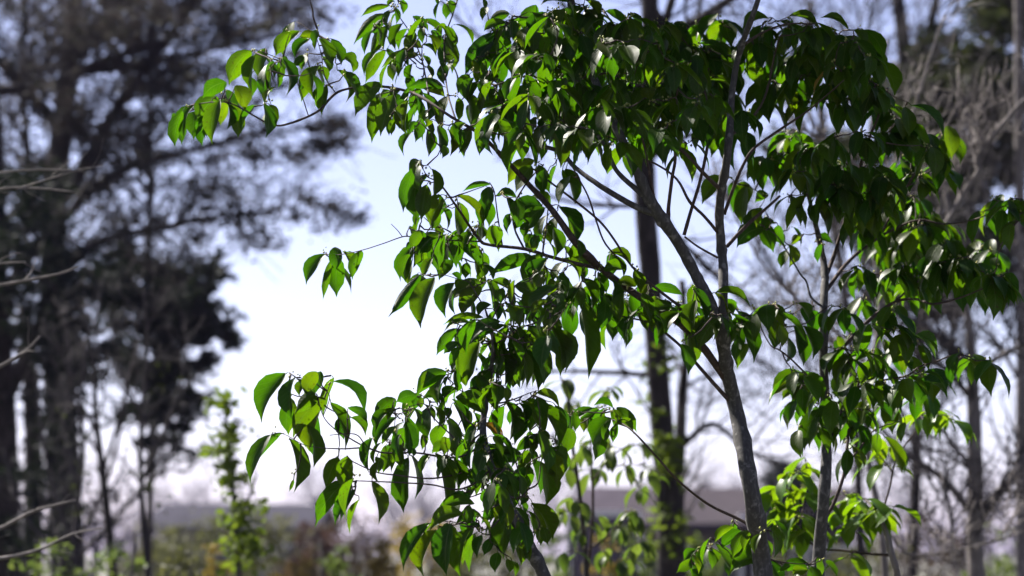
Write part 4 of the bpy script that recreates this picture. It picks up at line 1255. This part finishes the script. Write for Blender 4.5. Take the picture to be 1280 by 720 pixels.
A.nodes([(695, 30), (725, 45), (755, 50), (780, 55), (810, 50), (840, 80), (865, 75), (890, 120), (720, 100), (750, 130), (780, 135), (815, 130), (845, 125), (875, 130), (735, 165), (770, 175), (825, 160), (660, 90), (680, 70),
         (640, 130), (665, 120), (690, 105), (700, 160), (650, 165), (620, 150)], 46, 6, .12, -.22)
A.nodes([(700, 345, 5), (715, 360, 5), (740, 350, 5), (760, 365, 5), (780, 375, 5), (805, 385, 5), (830, 385, 5), (850, 380, 4), (690, 340, 4), (875, 395, 5), (900, 395, 4), (925, 390, 4), (945, 392, 4), (720, 380, 4), (770, 395, 4)], 40, 5, .12, .02)
A.nodes([(660 + (i * 61.8) % 250, 20 + (i * 23.7) % 125) for i in range(46)], 42, 7, .15, .5)  # hidden back layer of leaves, added to block sky light from behind
A.nodes([(945 + (i * 61.8) % 140, 40 + (i * 23.7) % 75) for i in range(14)], 40, 6, .12, .5)
# unseen crown of the same tree above the view, thickened to shade leaves below
A.nodes([(600 + 3.1 * i + 30 * math.sin(i * 2.1), -62 - 300 * ((i * 0.618) % 1.0)) for i in range(205)], 54, 8, .3, .12)
A.nodes([(620 + 3.9 * i + 30 * math.sin(i * 1.7), -66 - 300 * ((i * 0.618 + .3) % 1.0)) for i in range(150)], 54, 8, .35, .6)
A.nodes([(480, -40), (450, -70), (520, -80), (560, -110), (400, -60)], 46, 5, .3)

# ================= leaning lower left stem
C = FgTree("broadleaf_tree", "smaller glossy leaved tree on a leaning stem left of centre at bottom", 4.55, 2, .14)
C.branch([(690, 750, 18), (678, 715, 16), (662, 682, 14), (640, 640, 13), (616, 590, 11), (604, 545, 9), (607, 502, 7.5), (614, 460, 6), (617, 432, 5), (612, 405, 3.6), (606, 385, 2)], "trunk", True)
C.branch([(612, 588, 3), (590, 606, 2.6), (568, 612, 2.4), (540, 606, 2), (496, 603, 1.8), (446, 601, 1.2)])
C.branch([(610, 578, 3), (580, 590, 2.6), (540, 598, 2.2), (496, 594, 2), (470, 590, 1.7), (443, 578, 1.4), (431, 571, 1.1)])
C.branch([(604, 556, 3), (570, 572, 2.8), (520, 566, 2.5), (480, 566, 2.3), (458, 560, 2.2), (430, 561, 1.8), (402, 560, 1.3)])
C.branch([(458, 560, 2), (434, 546, 1.8), (418, 536, 1.5), (404, 520, 1.2), (396, 492, 1.1)])
C.branch([(458, 560, 1.8), (448, 545, 1.5), (435, 542, 1.2), (412, 544, 1)])
C.branch([(402, 560, 1.2), (380, 556, 1), (360, 545, .9), (350, 541, .8)])
C.branch([(404, 520, 1.2), (412, 498, 1.1), (408, 488, 1)])
C.branch([(604, 540, 2.6), (580, 555, 2.2), (560, 540, 2), (540, 520, 1.6), (530, 505, 1.2), (512, 508, 1)])
C.branch([(609, 500, 2.4), (622, 504, 2.4), (640, 500, 1.8), (660, 492, 1.3), (672, 488, 1)])
C.branch([(628, 620, 3), (650, 622, 3), (660, 612, 2.6), (672, 604, 2), (676, 580, 1.6), (680, 562, 1.2)])
C.branch([(636, 634, 2.6), (618, 656, 2.4), (606, 662, 2), (596, 656, 1.4), (580, 652, 1.1)])
C.branch([(650, 622, 2), (648, 590, 1.8), (638, 560, 1.5), (626, 540, 1.2)])
C.branch([(616, 432, 2.4), (636, 420, 2.2), (650, 410, 2), (680, 400, 1.6), (700, 390, 1.2)])
C.branch([(612, 405, 2.2), (596, 400, 1.8), (582, 408, 1.4), (565, 402, 1.1)])
C.branch([(606, 385, 1.8), (592, 362, 1.5), (585, 352, 1.2), (570, 348, 1), (556, 344, .9), (535, 343, .8)])
C.branch([(612, 405, 2), (628, 375, 1.8), (645, 356, 1.4), (660, 348, 1)])

C.hand(480, 280, 6.37, [
    (294, 400, 58, 714, 86, .3), (404, 426, 300, 798, 206, -.4), (564, 468, 496, 726, 116, -.5), (794, 470, 556, 574, 86, .8), (774, 498, 628, 706, 126, .2), (1043, 488, 1194, 596, 96, .1),
    (1184, 498, 1170, 706, 86, -.2), (1272, 378, 1208, 516, 56, -.8), (858, 448, 1014, 556, 66, .4), (944, 508, 930, 626, 76, .7), (1004, 538, 1034, 666, 56, .2), (538, 398, 614, 446, 96, .1), (700, 500, 560, 600, 70, -.6)])
C.hand(530, 370, 6.37, [
    (472, 170, 178, 228, 56, .7), (374, 213, 173, 284, 46, SP), (264, 258, 113, 456, 86, .6), (274, 368, 166, 456, 66, .2), (384, 238, 272, 426, 106, -.2), (604, 198, 376, 376, 106, -.5), (644, 228, 388, 374, 56, .6),
    (638, 118, 786, 236, 86, .3), (564, 38, 582, 196, 116, -.4), (534, 68, 436, 156, 86, SP), (384, 0, 306, 136, 96, .1), (404, 378, 266, 456, 76, .8), (354, 438, 228, 596, 106, -.8), (274, 408, 208, 546, 66, .7),
    (444, 366, 348, 686, 156, -.1), (384, 448, 286, 666, 76, SP), (254, 588, 252, 726, 66, .3), (704, 248, 684, 546, 156, -.3), (828, 238, 1094, 566, 116, -.3), (808, 338, 1014, 596, 86, .1), (1032, 276, 1080, 596, 136, -.5),
    (962, 158, 992, 296, 66, SP), (798, 418, 904, 746, 146, -.7), (784, 488, 718, 706, 96, .3), (524, 598, 426, 724, 116, .7), (624, 418, 642, 696, 126, -.8), (542, 428, 584, 586, 86, -.1), (704, 618, 690, 724, 56, -.9),
    (984, 28, 866, 136, 66, .8), (884, 18, 858, 236, 66, SP), (1142, 58, 1056, 116, 56, .7), (168, 606, -14, 744, 100, .9), (700, 340, 760, 520, 90, -.9), (600, 320, 560, 420, 60, -.8), (780, 140, 900, 240, 80, -.8), (900, 110, 860, 200, 70, -.6),
    (1010, 80, 960, 190, 60, .2), (1100, 130, 1060, 190, 70, -.7), (480, 310, 460, 380, 50, .7), (640, 60, 690, 120, 60, SP)])
C.hand(460, 450, 6.37, [
    (624, 93, 398, 284, 116, .9), (404, 268, 358, 404, 86, .7), (218, 308, 63, 486, 126, .4), (384, 278, 236, 334, 96, .7), (164, 398, 68, 566, 86, -.7), (218, 398, 156, 476, 66, SP), (224, 458, 78, 696, 96, -.6),
    (304, 446, 270, 726, 176, -.4), (214, 528, 118, 666, 56, .2), (614, 340, 428, 330, 126, -.95), (494, 366, 480, 616, 156, -.6), (528, 366, 552, 536, 86, SP), (704, 228, 596, 294, 96, .8), (712, 178, 704, 254, 56, .3),
    (698, 293, 920, 434, 136, .9), (798, 228, 924, 336, 76, -.7), (868, 128, 912, 270, 96, .8), (644, 458, 662, 726, 146, -.95), (678, 338, 772, 576, 86, -.3), (842, 418, 862, 566, 106, -.95), (1094, 336, 1130, 616, 196, -.85),
    (1204, 346, 1254, 496, 86, SP), (928, 498, 1064, 636, 66, .6, M_LEAF_DRY), (444, 588, 430, 706, 56, .6), (624, 688, 516, 724, 86, .8), (642, 128, 623, 216, 36, -.6), (1064, 168, 1028, 316, 76, -.7), (440, 300, 420, 380, 60, .6),
    (360, 390, 400, 480, 60, .1), (620, 380, 640, 470, 60, .7), (780, 560, 800, 700, 80, -.8), (980, 420, 1000, 540, 60, -.9), (900, 560, 920, 700, 60, -.8)])
C.hand(300, 440, 4, [
    (227, 106, 118, 334, 104, -.3), (274, 131, 258, 318, 80, -.7), (334, 137, 300, 218, 56, SP), (384, 98, 328, 204, 94, .9), (227, 213, 241, 400, 66, .7), (374, 207, 283, 304, 74, .2), (428, 228, 278, 414, 92, .8),
    (402, 288, 350, 480, 110, -.3), (334, 368, 366, 560, 84, -.8), (454, 252, 522, 474, 110, -.7), (462, 148, 613, 300, 60, -.4), (538, 278, 628, 354, 40, .8), (552, 328, 622, 414, 46, -.6), (154, 413, 58, 634, 66, -.3),
    (204, 403, 88, 550, 46, .9), (244, 431, 270, 680, 124, -.5), (268, 640, 248, 694, 18, .5), (492, 528, 434, 680, 66, .95), (530, 523, 552, 694, 84, .95)])
C.hand(380, 540, 6.37, [
    (364, 380, 112, 724, 128, .95), (408, 458, 258, 724, 76, -.3), (412, 462, 300, 690, 50, .8), (542, 388, 592, 706, 176, -.6), (834, 202, 794, 606, 176, -.4), (1044, 168, 1122, 586, 176, -.6), (544, 48, 518, 306, 86, -.7),
    (602, 228, 600, 396, 66, -.8), (644, 108, 630, 306, 56, .5), (704, 108, 638, 306, 66, .1), (744, 88, 698, 306, 46, .8), (1184, 188, 1222, 436, 116, -.4), (1134, 98, 1028, 166, 96, .7), (864, 128, 870, 196, 56, .9),
    (1004, 178, 938, 326, 66, -.9), (774, 98, 770, 266, 106, -.1), (1230, 40, 1200, 180, 90, -.8)])
C.hand(500, 600, 6.37, [
    (233, 343, 43, 696, 106, -.3), (294, 398, 200, 752, 186, -.8), (404, 346, 373, 726, 156, -.3), (564, 392, 488, 746, 166, -.6), (654, 438, 618, 606, 76, SP), (594, 190, 306, 254, 86, -.4), (504, 268, 256, 396, 116, -.4),
    (644, 278, 456, 354, 86, .7), (874, 168, 666, 336, 116, .1), (854, 238, 830, 606, 156, -.3), (994, 286, 980, 566, 176, .0), (962, 488, 962, 666, 106, .7), (1038, 188, 1204, 456, 126, -.1), (1138, 378, 1172, 506, 96, .6),
    (782, 578, 758, 726, 86, -.2), (852, 628, 872, 736, 76, .1), (732, 128, 742, 226, 106, -.8), (854, 88, 798, 166, 66, .5), (564, 138, 376, 206, 76, -.95), (470, 120, 480, 190, 60, -.8), (600, 60, 560, 150, 80, -.8), (680, 30, 700, 130, 90, -.9),
    (1000, 110, 960, 200, 60, .3), (760, 20, 740, 110, 50, .4), (640, 360, 560, 400, 60, -.5)])
C.hand(480, 540, 4, [
    (693, 130, 448, 208, 76, .7), (614, 73, 498, 134, 56, .3), (814, 28, 668, 98, 56, .4), (773, 142, 806, 360, 116, -.5), (704, 178, 656, 256, 76, .5), (844, 78, 866, 266, 76, .5), (574, 138, 560, 236, 66, .5), (598, 248, 694, 296, 46, .3),
    (520, 100, 500, 160, 50, -.8), (540, 60, 560, 140, 60, -.8), (430, 90, 420, 170, 50, -.7), (640, 210, 620, 270, 40, -.8)])
C.hand(600, 460, 6.37, [
    (224, 266, 272, 586, 206, -.9), (328, 258, 504, 516, 106, .3), (432, 263, 602, 646, 206, -.8), (448, 198, 624, 316, 116, -.3), (602, 298, 652, 476, 86, .5), (524, 538, 296, 666, 76, .5), (334, 688, 56, 722, 66, .6),
    (558, 638, 684, 746, 116, -.2), (404, 418, 338, 506, 46, .7), (470, 480, 520, 600, 70, -.6), (380, 560, 420, 680, 70, -.5)])
C.hand(640, 300, 4, [(18, 223, 112, 304, 76, .1), (232, 228, 98, 386, 56, SP), (78, 438, 242, 626, 86, -.3), (198, 438, 262, 646, 96, -.8), (98, 538, 132, 726, 96, -.7), (60, 340, 40, 430, 60, -.5), (150, 380, 170, 470, 50, -.3), (20, 430, 30, 560, 90, -.7)])
C.nodes([(600, 560, 5), (622, 575, 5), (590, 585, 4), (640, 600, 4), (575, 545, 4), (620, 440, 4), (600, 420, 4), (640, 440, 4), (560, 570, 4), (655, 640, 4)], 38, 5, .15, .1)
C.nodes([(640, 632, 4), (622, 606, 4), (606, 570, 4), (612, 540, 4), (650, 655, 3), (596, 556, 4), (618, 480, 3), (628, 590, 4), (604, 520, 3)], 40, 5, .05, -.12)

# ================= right tree
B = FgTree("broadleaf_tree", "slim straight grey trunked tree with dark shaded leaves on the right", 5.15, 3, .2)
B.branch([(1021, 745, 17), (1024, 690, 16), (1030, 620, 15), (1033, 570, 14), (1032, 520, 12), (1030, 470, 11.5), (1029, 420, 11), (1030, 370, 10), (1031, 340, 9), (1024, 300, 7), (1012, 250, 5), (1004, 215, 4), (998, 190, 3)], "trunk", True)
B.branch([(1030, 455, 6), (1048, 438, 6), (1067, 420, 5.5), (1090, 397, 5), (1120, 377, 4), (1145, 374, 3.4), (1167, 380, 3), (1200, 372, 2.4), (1230, 360, 1.8)])
B.branch([(1031, 350, 6), (1042, 320, 5), (1058, 270, 4.5), (1072, 220, 4), (1084, 180, 3.4), (1100, 140, 3), (1110, 110, 2)])
B.branch([(1032, 365, 5), (1056, 332, 4.6), (1085, 306, 4), (1120, 285, 3.4), (1150, 275, 3), (1180, 280, 2.4), (1215, 275, 2), (1250, 262, 1.4)])
B.branch([(1030, 385, 3), (1014, 372, 3), (1008, 352, 2.6), (1000, 342, 2.4), (986, 318, 2), (972, 296, 1.6), (960, 286, 1.2)], mat=M_BARK)
B.branch([(1100, 294, 3), (1130, 240, 3), (1150, 205, 2.6), (1160, 180, 2)])
B.branch([(1120, 376, 3), (1150, 350, 2.6), (1190, 330, 2.2), (1230, 340, 1.6)])
B.branch([(1030, 492, 3), (1010, 470, 2.6), (990, 450, 2.2), (975, 438, 2), (962, 430, 1.6), (950, 400, 1.4), (970, 385, 1)])
B.branch([(1032, 520, 4), (1060, 492, 3.6), (1090, 478, 3), (1132, 470, 2.6), (1150, 458, 2.2), (1170, 452, 2), (1190, 445, 1.8), (1215, 450, 1.4), (1235, 455, 1)])
B.branch([(1032, 648, 5), (1044, 625, 4.6), (1056, 588, 4.2), (1060, 545, 4), (1066, 510, 3.4), (1076, 470, 2.8), (1090, 440, 2)])
B.branch([(1058, 580, 3), (1075, 560, 2.6), (1090, 540, 2), (1110, 530, 1.5)])
B.branch([(1032, 560, 4), (1042, 540, 3.6), (1050, 520, 3), (1056, 490, 2)])
B.hand(720, 160, 4, [(760, 250, 640, 370, 80, SP), (985, 460, 935, 515, 60, .9), (1010, 485, 1040, 580, 60, .9), (1060, 580, 1065, 690, 74, .95), (930, 400, 860, 520, 70, .8), (940, 500, 815, 590, 80, .9), (960, 330, 900, 370, 70, .6),
                     (850, 290, 830, 470, 60, -.3), (880, 420, 850, 500, 40, .6, M_LEAF_DRY), (1190, 575, 1280, 580, 40, -.6), (1120, 540, 1080, 580, 40, .7)])
B.hand(960, 320, 4, [(60, 265, 75, 330, 60, .8), (150, 235, 200, 310, 60, -.6), (95, 340, 35, 460, 90, -.8), (130, 350, 155, 490, 80, -.8), (175, 350, 220, 505, 70, -.8), (230, 270, 235, 390, 70, .6), (10, 240, 50, 330, 60, -.7),
                     (600, 110, 600, 225, 70, .9, M_LEAF_FRESH), (510, 90, 460, 150, 70, .8), (820, 150, 770, 260, 60, .8), (750, 160, 745, 300, 50, .8), (870, 150, 870, 200, 50, .8), (580, 415, 590, 500, 74, -.3), (520, 480, 430, 545, 90, -.8),
                     (550, 540, 470, 640, 90, -.1), (400, 520, 270, 600, 50, SP), (410, 560, 340, 555, 50, .5), (190, 595, 30, 695, 90, -.4), (180, 610, 130, 720, 70, .2), (250, 650, 200, 730, 80, -.5), (400, 580, 340, 700, 90, -.7),
                     (780, 580, 885, 680, 60, -.7), (760, 625, 890, 710, 90, -.8), (720, 410, 840, 500, 60, -.6), (690, 410, 700, 500, 40, .8), (580, 300, 600, 330, 50, .7), (350, 400, 360, 460, 40, .7), (380, 350, 430, 400, 60, .8), (550, 520, 520, 550, 60, .8)])
B.hand(930, 480, 6.37, [(420, 0, 230, 98, 80, -.5), (440, 10, 315, 124, 70, -.3), (520, 20, 390, 130, 80, .3), (420, 130, 365, 296, 70, -.5), (510, 110, 450, 260, 80, .8), (560, 20, 500, 240, 120, -.7), (600, 200, 490, 500, 130, -.2),
                        (640, 230, 530, 490, 110, -.5), (700, 180, 780, 460, 110, -.5), (960, 130, 930, 380, 150, -.9), (1050, 160, 1170, 300, 80, -.4), (1030, 220, 990, 350, 70, .9), (1120, 20, 1180, 220, 80, -.7), (820, 110, 790, 270, 70, -.5),
                        (900, 320, 930, 520, 130, -.6), (1100, 100, 1160, 130, 60, .7), (1240, 300, 1090, 380, 40, .6), (480, 320, 470, 570, 40, .0)])
B.nodes([(1092, 104), (1104, 132), (1130, 150), (1152, 168), (1112, 168), (1082, 168), (1042, 172), (1012, 186), (986, 190), (962, 196), (1000, 216), (1050, 208), (1090, 206), (1130, 198), (1162, 186), (1172, 206), (1060, 236),
         (1100, 246), (1140, 246), (1020, 244), (990, 246, 4), (1122, 276), (1152, 284), (1090, 284), (1182, 304), (1204, 322), (1222, 334), (1162, 324), (1240, 344), (1256, 342), (1142, 344), (1122, 334), (1258, 256, 5), (1246, 250, 4), (1276, 246, 5), (1276, 274, 4), (1232, 262, 3),
         (1178, 330), (1206, 346), (1030, 210), (1070, 265), (1108, 222), (1145, 222), (1000, 172, 5), (1040, 230), (1085, 250), (1130, 305)], 43, 8, .28, .05)
B.nodes([(1072, 336, 5), (1096, 346, 5), (1080, 376, 5), (1112, 386, 5), (1052, 386, 4), (966, 384, 4), (990, 388, 4), (1092, 406, 4), (1120, 398, 5), (1134, 416, 4), (952, 392, 3), (1142, 430, 4),
         (1002, 466, 4), (1052, 440, 4), (1072, 440, 5), (1092, 448, 5), (1122, 440, 5), (1100, 476, 5), (1132, 474, 5), (1160, 470, 5), (1150, 494, 4), (1040, 490, 4), (1012, 500, 4), (1062, 512, 5),
         (1200, 446, 3), (1214, 448, 4), (1236, 452, 4), (1022, 530, 4), (1062, 556, 4), (1092, 536, 4), (1076, 480, 5), (1110, 500, 4)], 44, 6, .2)


B.nodes([(985 + (i * 61.8) % 200, 165 + (i * 37.3) % 120) for i in range(34)], 42, 7, .12, .42)  # leaves behind the crown, added so less sky light comes through
B.nodes([(1100 + (i * 61.8) % 150, 290 + (i * 37.3) % 60) for i in range(14)], 42, 7, .12, .42)

# ================= bright sapling behind
Fs = FgTree("leafy_sapling", "bright green sapling low between the two smooth grey trunks", 5.75, 4, .1, M_LEAF_FRESH)
Fs.branch([(1124, 740, 10), (1121, 715, 9), (1114, 690, 8), (1106, 660, 6), (1092, 636, 4), (1082, 624, 3)], "trunk", True, M_BARK_PALE)
Fs.branch([(1112, 694, 4), (1085, 692, 3.6), (1055, 688, 3.2), (1030, 686, 2.8), (1010, 676, 2.4), (998, 650, 2), (990, 620, 1.6), (988, 600, 1.2)])
Fs.branch([(1100, 650, 3), (1112, 610, 2.6), (1120, 575, 2.4), (1140, 545, 2), (1156, 530, 1.6), (1172, 520, 1.2)])
Fs.branch([(1116, 590, 2), (1100, 570, 1.6), (1088, 556, 1.2)])
Fs.nodes([(992, 592, 5), (970, 604, 5), (1002, 608, 6), (962, 622, 5), (1012, 620, 5), (982, 636, 6), (1000, 646, 6), (975, 650, 5), (1062, 622, 6), (1074, 644, 7), (1092, 636, 6), (1108, 636, 6), (1052, 640, 5), (1084, 626, 5), (1012, 660, 5), (988, 662, 4), (1066, 660, 4),
          (1172, 516, 5), (1188, 520, 5), (1152, 518, 4), (1112, 556, 4), (1088, 548, 4), (1100, 575, 3), (1010, 580, 4), (1060, 694, 3)], 42, 5, .08, 0, (.5, 1.5))

# ================= olive sapling in the centre behind the leaning stem
Gs = FgTree("leafy_sapling", "slender olive leaved sapling just right of the leaning stem", 6.9, 5, .1, M_LEAF_OLIVE)
Gs.branch([(734, 740, 7), (732, 700, 6), (728, 650, 5.6), (722, 600, 5), (716, 560, 4.4), (712, 520, 3.6), (708, 490, 2.6), (700, 470, 1.6)], "trunk", True, M_BARK_BROWN)
Gs.branch([(734, 720, 4), (740, 660, 4), (741, 610, 3.4), (738, 570, 2.8), (742, 530, 2.2), (750, 500, 1.6), (760, 486, 1)])
Gs.branch([(731, 690, 3), (760, 670, 2.6), (780, 645, 2), (796, 640, 1.4)])
Gs.branch([(741, 600, 2.4), (765, 570, 2), (790, 556, 1.6), (805, 560, 1)])
Gs.branch([(720, 590, 2.2), (700, 570, 1.8), (690, 545, 1.2)])
Gs.nodes([(700, 476, 5), (715, 500, 5), (740, 520, 4), (760, 486, 5), (748, 545, 5), (700, 520, 5), (728, 560, 5), (770, 560, 5), (796, 556, 5), (712, 580, 5), (742, 590, 4), (782, 580, 4), (690, 550, 4), (718, 620, 5), (704, 640, 4), (728, 660, 4),
          (784, 640, 6), (798, 642, 5), (776, 660, 5), (800, 676, 5), (740, 640, 3), (810, 590, 4), (805, 610, 4), (715, 690, 4), (758, 690, 4), (790, 700, 5)], 30, 5, .15)

for T in (A, C, B, Fs, Gs):
    T.build()

# ------------------------------------------------------------------ thin violet winter haze in the air
hz, hnt, hout = new_mat("winter haze")
pv = hnt.nodes.new("ShaderNodeVolumePrincipled")
pv.inputs["Color"].default_value = (0.66, 0.60, 1.0, 1)
pv.inputs["Density"].default_value = 0.00025
pv.inputs["Anisotropy"].default_value = 0.2
hnt.links.new(pv.outputs[0], hout.inputs["Volume"])
hb = MB()
hb.box((0, 725, 5.0), (1830, 1600, 12.6))
ho = hb.build("haze", hz, smooth=False, kind="stuff")
ho["label"] = "thin violet winter haze hanging in the air over the whole place"
ho["category"] = "haze"
